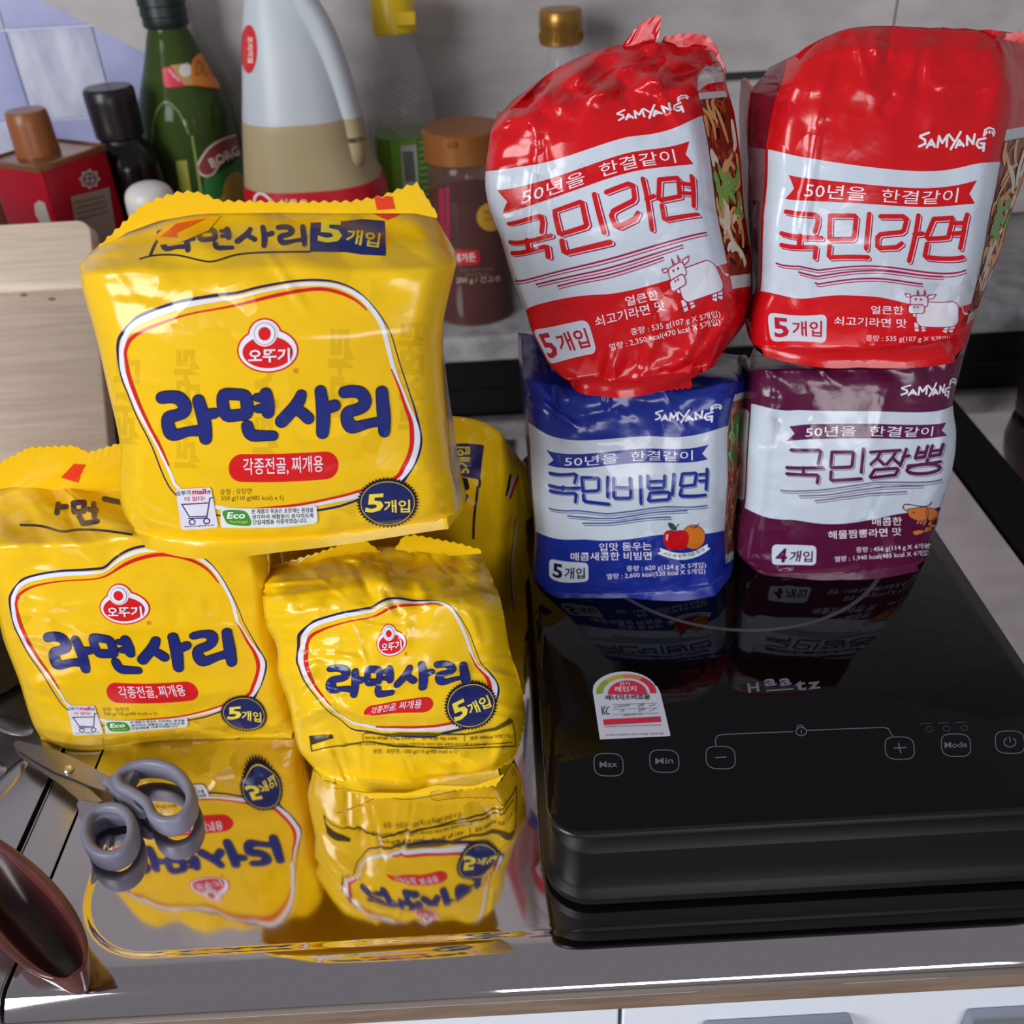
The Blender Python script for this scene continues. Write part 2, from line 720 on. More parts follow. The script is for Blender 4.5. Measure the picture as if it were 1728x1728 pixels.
def crumple(U, V, rng, n, f0, f1):
    """flat facets meeting in sharp folds, about -1..1"""
    w = np.zeros_like(U)
    for _ in range(n):
        a, f, p, q = rng.uniform(0, math.pi), rng.uniform(f0, f1), rng.uniform(0, 6.28), rng.uniform(0, 6.28)
        x = U * math.cos(a) + V * math.sin(a)
        y = -U * math.sin(a) + V * math.cos(a)
        t = f * x + .55 * np.sin(3.1 * y + q) + p
        w += np.abs((t % 2) - 1) * 2 - 1
    return w / math.sqrt(n)


class Bag:
    """a film bag round a stack of noodle cakes. The visible sheet is set by landmarks (u, v) -> pixel with its own
    distance yfun(u, v); sides, back and underside follow behind it."""

    def __init__(s, name, label, cat, group, marks, yfun, dom, rgb, zmin, yback, seed, left=None, right=None, front=(0, 1),
                 res=(80, 92), n_cr=46, amp=.0012, calm=None, sway=.0009, crinkle=1.0, extra=(), topcr=0, crum=(0, 0, 0.0003), topdrop=.03, yaw=0.0, rough=.2, edge_r=.011, shrink=.05):
        rng = random.Random(seed)
        f = tps([m[:2] for m in marks], [m[2:4] for m in marks])
        u0, u1, v0, v1 = dom
        us, vs = np.linspace(u0, u1, res[0] + 1), np.linspace(v0, v1, res[1] + 1)
        U, V = np.meshgrid(us, vs)
        ul, ur = front
        Uc = np.clip(U, ul, ur)
        px = f(np.stack([Uc, V], -1)).reshape(U.shape + (2,))
        Y = yfun(Uc, V)
        d = np.minimum(Uc - ul, ur - Uc)
        Y = Y + edge_r * np.clip(1 - d / .09, 0, 1) ** 2
        dl, dr = np.clip((ul - U) / max(ul - u0, 1e-6), 0, 1), np.clip((U - ur) / max(u1 - ur, 1e-6), 0, 1)
        for k, side, ok in ((dl, left, u0 < ul), (dr, right, u1 > ur)):
            if side and ok:
                vv = [q[0] for q in side]
                px[..., 0] += k * np.interp(V, vv, [q[1] for q in side])
                px[..., 1] += k * np.interp(V, vv, [q[2] for q in side])
                Y += k * np.interp(V, vv, [q[3] for q in side])
        cr = creases(rng, n_cr, dom, amp=amp, calm=calm) + list(extra)
        if topcr:
            cr += creases(rng, topcr, (u0, u1, .9, v1), edge=0, amp=.0038)
        w = crease_field(U, V, cr) + swell(U, V, rng, 7, sway)
        mt = np.clip((V - .86) / .16, 0, 1)
        mb = np.clip((.10 - V) / .12, 0, 1)
        w += crumple(U, V, rng, 6, 5, 13) * (crum[0] * mt + crum[1] * mb) + crumple(U, V, rng, 7, 6, 16) * crum[2]
        R = rays(px)
        t = Y / R[..., 1] - w
        t = np.where((CAMH + R[..., 2] * t) < zmin, (zmin - CAMH) / R[..., 2], t)
        P = CAM + R * t[..., None]
        s.sheet = Sheet(P)
        s.u0, s.v0 = u0, v0
        s.ku, s.kv = res[0] / (u1 - u0), res[1] / (v1 - v0)
        base = P[0].mean(0)
        s.root = thing(name, label, cat, (base[0], (base[1] + yback) / 2, zmin), group)
        s.rgb, s.crinkle, s.rough = rgb, crinkle, rough
        # film body: sheet + skirt behind it
        nu, nv = res
        verts = P.reshape(-1, 3).tolist()
        faces = []
        W = nu + 1
        for j in range(nv):
            for i in range(nu):
                a = j * W + i
                faces += [(a, a + 1, a + W), (a + 1, a + W + 1, a + W)]
        loop = [(0, i) for i in range(nu)] + [(j, nu) for j in range(nv)] + [(nv, i) for i in range(nu, 0, -1)] + [(j, 0) for j in range(nv, 0, -1)]
        B = np.array([P[j, i] for j, i in loop])
        cen = P.reshape(-1, 3).mean(0)
        prev = [j * W + i for j, i in loop]
        top = np.array([1.0 if j == nv else max(0., (j / nv - .8) / .2) for j, i in loop])
        for t in (.2, .5, .8, 1.0):
            q = B.copy()
            q[:, 1] = B[:, 1] + (yback - B[:, 1]) * t
            q[:, 0] = B[:, 0] + yaw * (q[:, 1] - B[:, 1])
            k = shrink * t
            q[:, 0] += (cen[0] + yaw * (q[:, 1] - cen[1]) - q[:, 0]) * k
            q[:, 2] += (cen[2] - q[:, 2]) * k * .5
            q[:, 2] -= top * topdrop * math.sin(t * math.pi / 2)
            tp = px[nv]
            o_ = np.argsort(tp[:, 0])
            qp = proj(q)
            lim = np.interp(qp[:, 0], tp[o_, 0], tp[o_, 1]) + 6 + 14 * t
            hi = np.nonzero(qp[:, 1] < lim)[0]
            for k_ in hi:
                q[k_, 2] = min(q[k_, 2], at_y(qp[k_, 0], lim[k_], q[k_, 1])[2])
            q[:, 2] = np.maximum(q[:, 2], zmin)
            n0 = len(verts)
            verts += q.tolist()
            cur = list(range(n0, n0 + len(loop)))
            for a in range(len(loop)):
                b = (a + 1) % len(loop)
                faces.append((prev[a], cur[a], cur[b], prev[b]))
            prev = cur
        c = np.array([verts[i] for i in prev]).mean(0)
        verts.append(c.tolist())
        for a in range(len(prev)):
            faces.append((prev[a], len(verts) - 1, prev[(a + 1) % len(prev)]))
        s.body = mesh_obj('film_wrapper', verts, faces, film(rgb, rough, crinkle), s.root)

    def g(s, u, v):
        return ((u - s.u0) * s.ku, (v - s.v0) * s.kv)

    def uv(s, px):
        """pixel -> (u, v)"""
        g = s.sheet.inv(px)
        return np.stack([g[:, 0] / s.ku + s.u0, g[:, 1] / s.kv + s.v0], -1)

    def ink(s, rgb, rough=None):
        return film(rgb, s.rough if rough is None else rough, s.crinkle)

    def put_px(s, name, tris, rgb, level=1, label=None):
        o = s.sheet.lay(name, s.sheet.tris_px(tris), s.ink(rgb), s.root, level)
        if o and label:
            o['label'] = label
        return o

    def put_uv(s, name, tris, rgb, level=1, label=None):
        o = s.sheet.lay(name, [tuple(s.g(*p) for p in t) for t in tris], s.ink(rgb), s.root, level)
        if o and label:
            o['label'] = label
        return o

    def seal(s, foot, head, yv, n=60, teeth=.0007, name='crimped_seal', rgb=None, lean=0.0, wave=.00022):
        """flattened fin with a saw-tooth edge; foot and head are pixel lines, yv its distance"""
        F, Hd = np.array(foot, float), np.array(head, float)

        def along(L, n):
            d = np.r_[0, np.cumsum(np.hypot(*np.diff(L, axis=0).T))]
            t = np.linspace(0, d[-1], n + 1)
            return np.stack([np.interp(t, d, L[:, 0]), np.interp(t, d, L[:, 1])], -1)
        a, b = along(F, n), along(Hd, n)
        rows = []
        for k, t in enumerate((0, .25, .5, .75, 1.0)):
            q = a * (1 - t) + b * t
            y = np.full(n + 1, yv + lean * t) + wave * np.where(np.arange(n + 1) % 2, 1, -1) * (t > .2)
            R = rays(q)
            P = CAM + R * (y / R[:, 1])[:, None]
            if t == 1.0:
                P[:, 2] += teeth * np.where(np.arange(n + 1) % 2, 1, -1)
            rows.append(P)
        G = np.array(rows)
        back = G + np.array([0, .0007, 0])
        verts = np.concatenate([G.reshape(-1, 3), back.reshape(-1, 3)])
        W = n + 1
        m = len(G) * W
        faces = []
        for j in range(len(G) - 1):
            for i in range(n):
                q = j * W + i
                faces.append((q, q + 1, q + W + 1, q + W))
                faces.append((m + q, m + q + W, m + q + W + 1, m + q + 1))
        for i in range(n):
            q = (len(G) - 1) * W + i
            faces.append((q, q + 1, m + q + 1, m + q))
        for j in range(len(G) - 1):
            for c in (0, n):
                q = j * W + c
                faces.append((q, q + W, m + q + W, m + q))
        o = mesh_obj(name, verts, faces, film(rgb or s.rgb, s.rough, s.crinkle * .6), s.root, True, None, 50)
        return Sheet(G), o


# ================================================================== THE SETTING
M_WALL = mat('wall_plaster', (168, 164, 166), .7, bump=(60, .2, .002))
M_MARBLE = mat('ledge_stone', (176, 176, 176), .35, vary=((140, 140, 142), 38, (1, 1, 1)))
M_BLACK = mat('black_trim', (8, 7, 9), .6, spec=.25)
M_SHEET = mat('splash_sheet', (190, 184, 182), .55, vary=((174, 168, 168), 14, (1, 1, 2.2)), bump=(7, .25, .01))
M_LILAC = mat('lilac_tile', (176, 180, 218), .25, vary=((164, 168, 210), 20, (1, 1, 1)))
M_MTILE = mat('marbled_tile', (214, 216, 232), .25, vary=((176, 180, 204), 24, (1.4, 1, .5)))
M_GROUT = mat('tile_grout', (214, 216, 230), .8)

wall = tag(bm_obj('wall_back', bm_box(-2.0, 2.0, 1.286, 1.40, -.9, 1.7), M_WALL), kind='structure')
bm = bm_box(-1.0, -.30, 1.2785, 1.286, .072, .60)
bm_obj('grout_bed', bm, M_GROUT, wall)
T0, TW = -.561, .1015
for r in range(5):
    for c in range(6):
        x = T0 + (c - 4) * TW
        z = .3556 + (1 - r) * TW
        if z - TW < .04:
            continue
        bm = bm_box(x + .0012, x + TW - .0012, 1.2755, 1.285, z - TW + .0012, z - .0012, .001, 1)
        bm_obj('tile', bm, M_MTILE if (r + c) % 2 else M_LILAC, wall, True, 30)
fl = tag(bm_obj('floor', bm_box(-2.0, 2.0, -2.0, 1.286, -.92, -.90), mat('floor_vinyl', (150, 140, 128), .5)), kind='structure')

ledge = tag(bm_obj('trim_1', bm_box(-1.6, 1.6, .975, 1.286, .0403, .0713, .006, 3), M_MARBLE), kind='structure')
riser = tag(bm_obj('trim_2', bm_box(-1.6, 1.6, .988, 1.28, -.02, .0403), M_BLACK), kind='structure')


def sheet_panel(name, label, poly, y, th, m):
    bm = bmesh.new()
    f = [bm.verts.new((x, y, z)) for x, z in poly]
    b = [bm.verts.new((x, y + th, z)) for x, z in poly]
    bm.faces.new(f)
    bm.faces.new(b[::-1])
    n = len(poly)
    for i in range(n):
        j = (i + 1) % n
        bm.faces.new((f[j], f[i], b[i], b[j]))
    return tag(bm_obj(name, bm, m, None, False), label, 'splash guard')


sheet_panel('splash_sheet', 'wide grey splash sheet behind the bottles, its corner cut on a slant',
            [(-.70, .50), (-.5074, .3853), (-.398, .3201), (-.35, .285), (-.335, .26), (-.335, .073), (.25, .073), (.25, .262), (.4868, .262), (.4868, 1.6), (-.70, 1.6)], 1.270, .0028, M_SHEET)
sheet_panel('splash_sheet', 'narrower grey splash sheet past the vertical joint, behind the purple pack stack',
            [(.4885, .073), (1.4, .073), (1.4, 1.6), (.4885, 1.6)], 1.268, .0028, M_SHEET)
tag(bm_obj('gap_bar', bm_box(.22, .486, 1.262, 1.275, .2585, .2665, .0015, 1), mat('gap_shade', (32, 33, 40), .5)),  # dark bar stands in for the shaded gap below the lifted sheet
    'thin dark rail standing for the shaded gap under the grey splash sheet between the red packs', 'bar')
sheet_panel('splash_sheet', 'short grey splash sheet below the thin dark rail', [(.252, .073), (.4868, .073), (.4868, .2575), (.252, .2575)], 1.274, .0025, M_SHEET)

# ------------------------------------------------------------------ steel worktop
def steel(name, base, rough, scale=(1, 1, 1), bump=.02):
    m = bpy.data.materials.new(name)
    nt, p = nodes_of(m)
    p.inputs['Base Color'].default_value = (*lin(base), 1)
    p.inputs['Metallic'].default_value = 1
    tc = nt.nodes.new('ShaderNodeTexCoord')
    mp = nt.nodes.new('ShaderNodeMapping')
    mp.inputs['Scale'].default_value = scale
    nz = nt.nodes.new('ShaderNodeTexNoise')
    nz.inputs['Scale'].default_value = 12
    nz.inputs['Detail'].default_value = 5
    mr = nt.nodes.new('ShaderNodeMapRange')
    mr.inputs['To Min'].default_value = rough * .7
    mr.inputs['To Max'].default_value = rough * 1.4
    b = nt.nodes.new('ShaderNodeBump')
    b.inputs['Strength'].default_value = bump
    b.inputs['Distance'].default_value = .01
    nz2 = nt.nodes.new('ShaderNodeTexNoise')
    nz2.inputs['Scale'].default_value = 7
    L = nt.links.new
    L(tc.outputs['Object'], mp.inputs['Vector'])
    L(mp.outputs['Vector'], nz.inputs['Vector'])
    L(nz.outputs['Fac'], mr.inputs['Value'])
    L(mr.outputs['Result'], p.inputs['Roughness'])
    L(tc.outputs['Object'], nz2.inputs['Vector'])
    L(nz2.outputs['Fac'], b.inputs['Height'])
    L(b.outputs['Normal'], p.inputs['Normal'])
    return m


M_STEEL = steel('worktop_steel', (218, 212, 213), .045, (1, 3, 1), .0)
M_STEEL2 = steel('sink_steel', (196, 192, 194), .26, (1, 1, 1), .05)
PROF = [(.987, -.02), (.987, 0), (.323, 0), (.317, .0014), (.310, .0027), (.302, .0027), (.296, .001), (.2915, -.0028), (.2888, -.008), (.288, -.0145), (.2895, -.018), (.293, -.0198)]


def slab(name, x0, x1, m, prof=PROF):
    bm = bm_loft([[(x, y, z) for y, z in prof] for x in (x0, x1)])
    bmesh.ops.bevel(bm, geom=[e for e in bm.edges if abs(e.verts[0].co.x - e.verts[1].co.x) < 1e-6 and max(v.co.z for v in e.verts) > -.02], offset=.0009, segments=2, affect='EDGES')
    return bm_obj(name, bm, m, None, True, 35)


# the worktop is pressed: a flat tray with a round corner inside a slightly raised border, rolled down along its front
def tray_ring(grow, z, front=None, r=None, x0=None):
    X0_, Y0_ = (-.2690 - grow if x0 is None else x0), .3215 - grow
    return [(x, (y if front is None or y > .3012 else y - (.3012 - front)), z if front is None or y <= .3012 or z > -.003 else z)
            for x, y in rrect(X0_, 1.5 + grow, Y0_, .979 + grow, (.045 + grow if r is None else r), 10)]


XL = -.2974
rings = [tray_ring(0, 0), tray_ring(.0012, .0001), tray_ring(.003, .0006), tray_ring(.0045, .0010), tray_ring(.006, .0011)]
edge = [(.3012, .0011), (.2990, .0005), (.2972, -.0006), (.2905, -.0064), (.2890, -.0085), (.2882, -.0115), (.2882, -.0150), (.2892, -.0178), (.293, -.0196)]
for y, z in edge:
    rings.append([(x, yy if yy > .302 else y, z) for x, yy in rrect(XL, 1.52, .3012, .987, .0008, 10)])
bm = bm_loft(rings)
top = tag(bm_obj('steel_worktop', bm, M_STEEL, None, True, 30), 'polished stainless steel worktop with a rolled bright front edge', 'worktop')
tag(slab('joint_strip', -.3254, -.2996, M_STEEL2), 'narrow steel strip between two joints beside the wooden spoon', 'strip')
drain = tag(slab('sink_drainboard', -1.5, -.3292, M_STEEL2), 'dull steel drainboard with raised ribs under the scissor blade tips', 'drainboard')
for a, b in (((-8, 1214), (44, 1234)), ((-16, 1352), (36, 1288)), ((-40, 1290), (-2, 1300))):
    A, B = Vector(at_z(*a, .0)), Vector(at_z(*b, .0))
    d = (B - A)
    bm = bmesh.new()
    bmesh.ops.create_uvsphere(bm, u_segments=16, v_segments=8, radius=1)
    ang = math.atan2(d.y, d.x)
    for v in bm.verts:
        p = Vector((v.co.x * (d.length / 2 + .006), v.co.y * .007, v.co.z * .0014))
        v.co = Vector((p.x * math.cos(ang) - p.y * math.sin(ang), p.x * math.sin(ang) + p.y * math.cos(ang), p.z)) + (A + B) / 2
    bm_obj('raised_rib', bm, M_STEEL2, drain)

# front of the base unit
M_WOODEDGE = mat('edge_veneer', (132, 112, 96), .45, vary=((112, 92, 78), 18, (1, 1, 9)))
M_WHITE = mat('white_lacquer', (222, 228, 238), .3)
tag(bm_obj('edge_board', bm_box(-1.5, 1.5, .294, .32, -.0415, -.0207, .001, 1), M_WOODEDGE), 'brown wood-grain edge board under the bright steel edge', 'edge board')
cab = thing('base_cabinet', 'white base cabinet with two doors under the brown edge board', 'cabinet', (0, .6, -.88))
bm_obj('carcass', bm_box(-1.5, 1.5, .322, 1.0, -.88, -.0425), mat('carcass_white', (190, 194, 200), .5), cab)
XJ = float(at_y(1047, 1712, .302)[0])
for x0, x1 in ((-.75, XJ - .0012), (XJ + .0012, .75)):
    d = bm_obj('door', bm_box(x0, x1, .302, .3215, -.86, -.0435, .0012, 1), M_WHITE, cab)
    hx = float(at_y(1190, 1725, .30)[0]) if x0 < 0 and False else None
M_PULL = mat('pull_grey', (150, 154, 164), .3, .6)
for px in ((1632, 1706), (1186, 1726)):
    p = at_y(px[0], px[1], .300)
    bm_obj('handle', bm_box(p[0], p[0] + .09, .290, .3025, p[2] - .022, p[2], .003, 2), M_PULL, cab)

# ================================================================== BACKGROUND THINGS ON THE LEDGE
ZL = .0713


def lathe_px(px, py, Y0, items, z_floor=ZL):
    """profile from pixel rows: (row, half width in pixels); axis through pixel (px, py) at distance Y0"""
    X0 = float(at_y(px, py, Y0)[0])
    out = []
    for row, hw in items:
        x = px
        for _ in range(3):
            P = at_y(x, row, Y0)
            x = float(proj((X0, Y0, P[2]))[0])
        zc = float((np.array((X0, Y0, P[2])) - CAM) @ FW)
        out.append((hw * zc / FPX, float(P[2])))
    return X0, sorted(out, key=lambda q: q[1])


def lathe_sheet(X0, Y0, prof, a0=-160, a1=-20, nu=40, nv=40, squash=None):
    rr, zz = [p[0] for p in prof], [p[1] for p in prof]
    z = np.linspace(zz[0], zz[-1], nv + 1)
    r = np.interp(z, zz, rr)
    a = np.radians(np.linspace(a0, a1, nu + 1))
    k = np.array([[squash(t, zv) if squash else 1.0 for t in a] for zv in z])
    R = r[:, None] * k
    return Sheet(np.stack([X0 + R * np.cos(a), Y0 + R * np.sin(a), np.repeat(z[:, None], nu + 1, 1)], -1))


def put(sheet, parent, name, tris, m, level=1, label=None):
    o = sheet.lay(name, sheet.tris_px(tris), m, parent, level, .00025)
    if o and label:
        o['label'] = label
    return o


def soften(prof, n=4):
    """round a (radius, z) profile"""
    return [(max(p[0], 1e-4), p[1]) for p in smooth_line(prof, n)]


INK = {}


def ink(rgb, rough=.35):
    k = (tuple(rgb), rough)
    if k not in INK:
        INK[k] = mat('ink_%02x%02x%02x_%d' % (*rgb, int(rough * 100)), rgb, rough)
    return INK[k]


# brown-lidded spice jar
X0, pr = lathe_px(800, 480, 1.05, [(562, 58), (556, 66), (520, 69), (430, 68), (300, 66), (268, 62), (262, 54)])
pr[0] = (pr[0][0], ZL)
t = thing('spice_jar', 'spice jar of dark chilli powder with a brown flip lid, between the packs', 'jar', (X0, 1.05, ZL))
M_JAR = mat('jar_plastic', (120, 80, 76), .12, alpha=.38)
bm_obj('jar_body', bm_lathe(X0, 1.05, soften(pr)), M_JAR, t)
inner = [(r * .93, z) for r, z in pr if z < float(at_y(800, 330, 1.05)[2])]
inner = [(inner[0][0], ZL + .004)] + inner[1:] + [(inner[-1][0], float(at_y(800, 322, 1.05)[2]))]
bm_obj('chilli_powder', bm_lathe(X0, 1.05, inner), mat('chilli_powder', (52, 18, 18), .8, vary=((74, 26, 24), 160, (1, 1, 1))), t)
z0, z1 = float(at_y(800, 262, 1.05)[2]), float(at_y(800, 212, 1.05)[2])
rl = pr[-3][0] * 1.03
lid = bm_obj('lid', bm_lathe(X0, 1.05, [(rl, z0), (rl, z1 - .002), (rl - .002, z1), (.001, z1 + .0005)]), mat('bronze_lid', (150, 92, 42), .38, .25), t)
bm_obj('lid_notch', bm_box(X0 - .016, X0 - .006, 1.05 - rl - .0015, 1.05 - rl + .004, z1 - .010, z1 - .004, .001, 1), mat('bronze_lid', (150, 92, 42), .38, .25), lid)
S = lathe_sheet(X0, 1.05, pr)
put(S, t, 'gold_seal', t_disc(828, 366, 24), ink((196, 152, 52)), 1)
put(S, t, 'seal_text', t_text('최고급', 816, 362, 838, 362, 7) + t_text('고춧가루', 816, 373, 838, 373, 7), ink((110, 80, 30)), 2)
put(S, t, 'red_badge', t_poly(rrect(764, 810, 421, 447, 8)), ink((186, 36, 44)), 1)
put(S, t, 'badge_text', t_text('해가든', 766, 443, 803, 441, 15, .02), ink((232, 214, 210)), 2)
put(S, t, 'weight_text', t_text('200 g / 건고추', 770, 480, 845, 478, 13), ink((206, 180, 160)), 1)
put(S, t, 'small_text', t_text('맛있는 매운맛 고춧가루', 778, 459, 832, 457, 6) + t_text('요리에 두루 쓰는', 784, 467, 826, 465, 6), ink((150, 110, 100)), 1)
put(S, t, 'side_label', t_poly([(740, 318), (750, 318), (752, 400), (742, 400)]) + t_poly([(752, 316), (758, 316), (760, 420), (753, 420)]), ink((150, 40, 66)), 1)

# clear bottle with yellow cap and green label
X0, pr = lathe_px(684, 230, 1.19, [(520, 54), (345, 55), (220, 54), (200, 55), (165, 53), (130, 46), (100, 40), (80, 34), (70, 33), (52, 34)])
pr[0] = (pr[0][0], ZL)
t = thing('yellow_cap_bottle', 'clear ribbed squeeze bottle with a yellow cap and green label', 'bottle', (X0, 1.19, ZL))
M_CLEAR = mat('clear_plastic', (206, 204, 206), .1, alpha=.22)
bm_obj('bottle_body', bm_lathe(X0, 1.19, soften(pr)), M_CLEAR, t)
cp = lathe_px(684, 230, 1.19, [(54, 36), (52, 37.5), (-22, 36), (-26, 33)])[1]
bm_obj('yellow_cap', bm_lathe(X0, 1.19, cp), mat('yellow_cap', (226, 190, 22), .35), t)
p = at_y(668, 38, 1.19 - cp[0][0])
bm_obj('cap_tab', bm_box(p[0], p[0] + .022, 1.19 - cp[0][0] - .002, 1.19 - cp[0][0] + .006, p[2] - .004, p[2] + .010, .0015, 1), mat('yellow_cap', (226, 190, 22), .35), t)
lp = lathe_px(684, 230, 1.19, [(520, 55.2), (345, 56.2), (222, 55)])[1]
lp[0] = (lp[0][0], ZL + .02)
bm_obj('green_label', bm_lathe(X0, 1.19, lp, 40), mat('green_label', (98, 140, 38), .35), t)
S = lathe_sheet(X0, 1.19, [(r + .0004, z) for r, z in lp])
put(S, t, 'pale_green_panel', t_poly([(657, 231), (702, 229), (712, 345), (668, 347)]), ink((120, 178, 66)), 1)
put(S, t, 'barcode', t_poly([(676, 246), (702, 244), (708, 332), (682, 334)]), ink((206, 214, 208)), 2)
put(S, t, 'barcode_lines', [q for k in range(16) for q in t_poly([(679 + k * .3, 256 + k * 3.2), (697 + k * .3, 255 + k * 3.2), (697.2 + k * .3, 257.4 + k * 3.2), (679.2 + k * .3, 258.2 + k * 3.2)])], ink((60, 72, 70)), 3)
put(S, t, 'label_text', [q for k in range(9) for q in t_poly([(706 + k * .6, 238 + k * 11), (722 + k * .4, 236 + k * 11), (722 + k * .4, 240 + k * 11), (706 + k * .6, 243 + k * 11)])], ink((150, 192, 100)), 1)
rng = random.Random(3)
for k in range(9):
    z = float(at_y(684, 190 - k * 8, 1.19)[2])
    a0 = math.radians(-125 + k * 4)
    rr = np.interp(z, [q[1] for q in pr], [q[0] for q in pr])
    pts = [(X0 + rr * math.cos(a0 + q * .16), 1.19 + rr * math.sin(a0 + q * .16), z - q * .004) for q in range(6)]
    bm_obj('flute', bm_tube(pts, .0012, 6), M_CLEAR, t)

# gold-capped bottle
X0, pr = lathe_px(947, 90, 1.2, [(520, 42), (170, 42), (130, 34), (105, 24), (76, 22)])
pr[0] = (pr[0][0], ZL)
t = thing('gold_cap_bottle', 'clear bottle with a gold screw cap behind the tilted red pack', 'bottle', (X0, 1.2, ZL))
bm_obj('bottle_body', bm_lathe(X0, 1.2, soften(pr)), M_CLEAR, t)
M_GOLD = mat('gold_cap', (172, 128, 62), .33, .65)
c = lathe_px(947, 90, 1.2, [(73, 35), (71, 36.5), (44, 36), (42, 37), (18, 36), (14, 33)])[1]
c.append((.001, c[-1][1]))
gc = bm_obj('gold_cap', bm_lathe(X0, 1.2, c), M_GOLD, t)
for k in range(30):
    a = 2 * math.pi * k / 30
    r = c[1][0]
    if math.sin(a) < .2:
        bm_obj('knurl', bm_box(X0 + r * math.cos(a) - .0007, X0 + r * math.cos(a) + .0007, 1.2 + r * math.sin(a) - .0007, 1.2 + r * math.sin(a) + .0007, c[1][1] + .003, c[1][1] + .011), M_GOLD, gc)

# oil jug
YJ = 1.10
t = None
rows = [(560, 418, 655), (345, 417, 655), (318, 416, 652), (298, 414, 645), (270, 413, 632), (235, 412, 618), (190, 411, 608), (140, 411, 594), (80, 410, 574), (20, 411, 545), (-40, 414, 515), (-90, 420, 480)]
rings = []
pj = []
for row, xa, xb in rows:
    P, Q = at_y(xa, row, YJ), at_y(xb, row, YJ)
    z = (P[2] + Q[2]) / 2 if row < 500 else ZL
    cx, rx = (P[0] + Q[0]) / 2, (Q[0] - P[0]) / 2
    pj.append((cx, rx, z))
XJUG = pj[2][0]
t = thing('oil_jug', 'large translucent oil jug with a moulded handle and red label, half full', 'jug', (XJUG, YJ, ZL))


def jug_ring(cx, rx, z, k=1.0, n=44):
    out = []
    for i in range(n):
        a = 2 * math.pi * i / n
        c, s = math.cos(a), math.sin(a)
        out.append((cx + k * rx * math.copysign(abs(c) ** .8, c), YJ + k * min(rx, .062) * math.copysign(abs(s) ** .8, s), z))
    return out


pz = [p[2] for p in pj]
zs = np.linspace(pz[0], pz[-1], 46)
CX, RX = np.interp(zs, pz, [p[0] for p in pj]), np.interp(zs, pz, [p[1] for p in pj])
m = bpy.data.materials.new('jug_plastic')
nt, p = nodes_of(m)
p.inputs['Roughness'].default_value = .38
p.inputs['Subsurface Weight'].default_value = .25
p.inputs['Subsurface Radius'].default_value = (.02, .02, .02)
tc = nt.nodes.new('ShaderNodeTexCoord')
sx = nt.nodes.new('ShaderNodeSeparateXYZ')
gt = nt.nodes.new('ShaderNodeMath')
gt.operation = 'GREATER_THAN'
gt.inputs[1].default_value = float(at_y(500, 212, YJ - .06)[2]) - ZL
mx = nt.nodes.new('ShaderNodeMix')
mx.data_type = 'RGBA'
mx.inputs['A'].default_value = (*lin((176, 158, 122)), 1)
mx.inputs['B'].default_value = (*lin((192, 199, 205)), 1)
nt.links.new(tc.outputs['Object'], sx.inputs[0])
nt.links.new(sx.outputs['Z'], gt.inputs[0])
nt.links.new(gt.outputs[0], mx.inputs['Factor'])
nt.links.new(mx.outputs['Result'], p.inputs['Base Color'])
M_JUG = m
bm_obj('jug_body', bm_loft([jug_ring(a, b, c) for a, b, c in zip(CX, RX, zs)]), M_JUG, t)
hp = [at_y(x, y, YJ - .030) for x, y in ((470, -60), (505, -10), (540, 45), (566, 110), (586, 180), (598, 235), (596, 270), (570, 296), (530, 318))]
bm_obj('handle', bm_tube(smooth_line(hp, 6), [.0155] * 49, 14, False, .8), M_JUG, t)
lab = [(a, b, c) for a, b, c in zip(CX, RX, zs) if c < float(at_y(520, 318, YJ - .06)[2])]
bm_obj('red_label', bm_loft([jug_ring(a, b + .0008, c, 1.006) for a, b, c in lab]), mat('jug_red_label', (192, 26, 36), .35), t)
G = []
for a, b, c in lab:
    rr = jug_ring(a, b + .0008, c, 1.012, 88)
    G.append([rr[i] for i in range(46, 86)])
S = Sheet(G)
put(S, t, 'label_swirl', t_stroke(smooth_line([(432, 352), (430, 334), (440, 326), (455, 336), (466, 352)], 6), 4), ink((230, 226, 228)), 1)
put(S, t, 'label_text', t_text('식용유', 470, 356, 520, 356, 20, .02), ink((230, 226, 228)), 1)
G = []
for a, b, c in zip(CX, RX, zs):
    rr = jug_ring(a, b, c, 1.003, 88)
    G.append([rr[i] for i in range(43, 88)])
S = Sheet(G)
put(S, t, 'oval_sticker', t_disc(420, 83, 14, 41), ink((206, 40, 40)), 1)
put(S, t, 'sticker_text', t_text('프리미엄', 418, 62, 419, 106, 9, .02), ink((240, 226, 224)), 2)

# green olive oil bottle, rounded-square body
YG = 1.212
X0, pr = lathe_px(330, 260, YG, [(520, 80), (360, 80), (250, 80), (205, 79), (175, 76), (140, 64), (110, 53), (80, 43), (60, 37), (44, 32), (20, 32), (-40, 32)])
pr[0] = (pr[0][0], ZL)
zsh = float(at_y(330, 190, YG)[2])


def sq(a, z):
    k = min(1, max(0, (zsh - z) / .03)) * .16
    return 1 - k * (math.cos(4 * (a + .35)) * .5 + .5) * .55


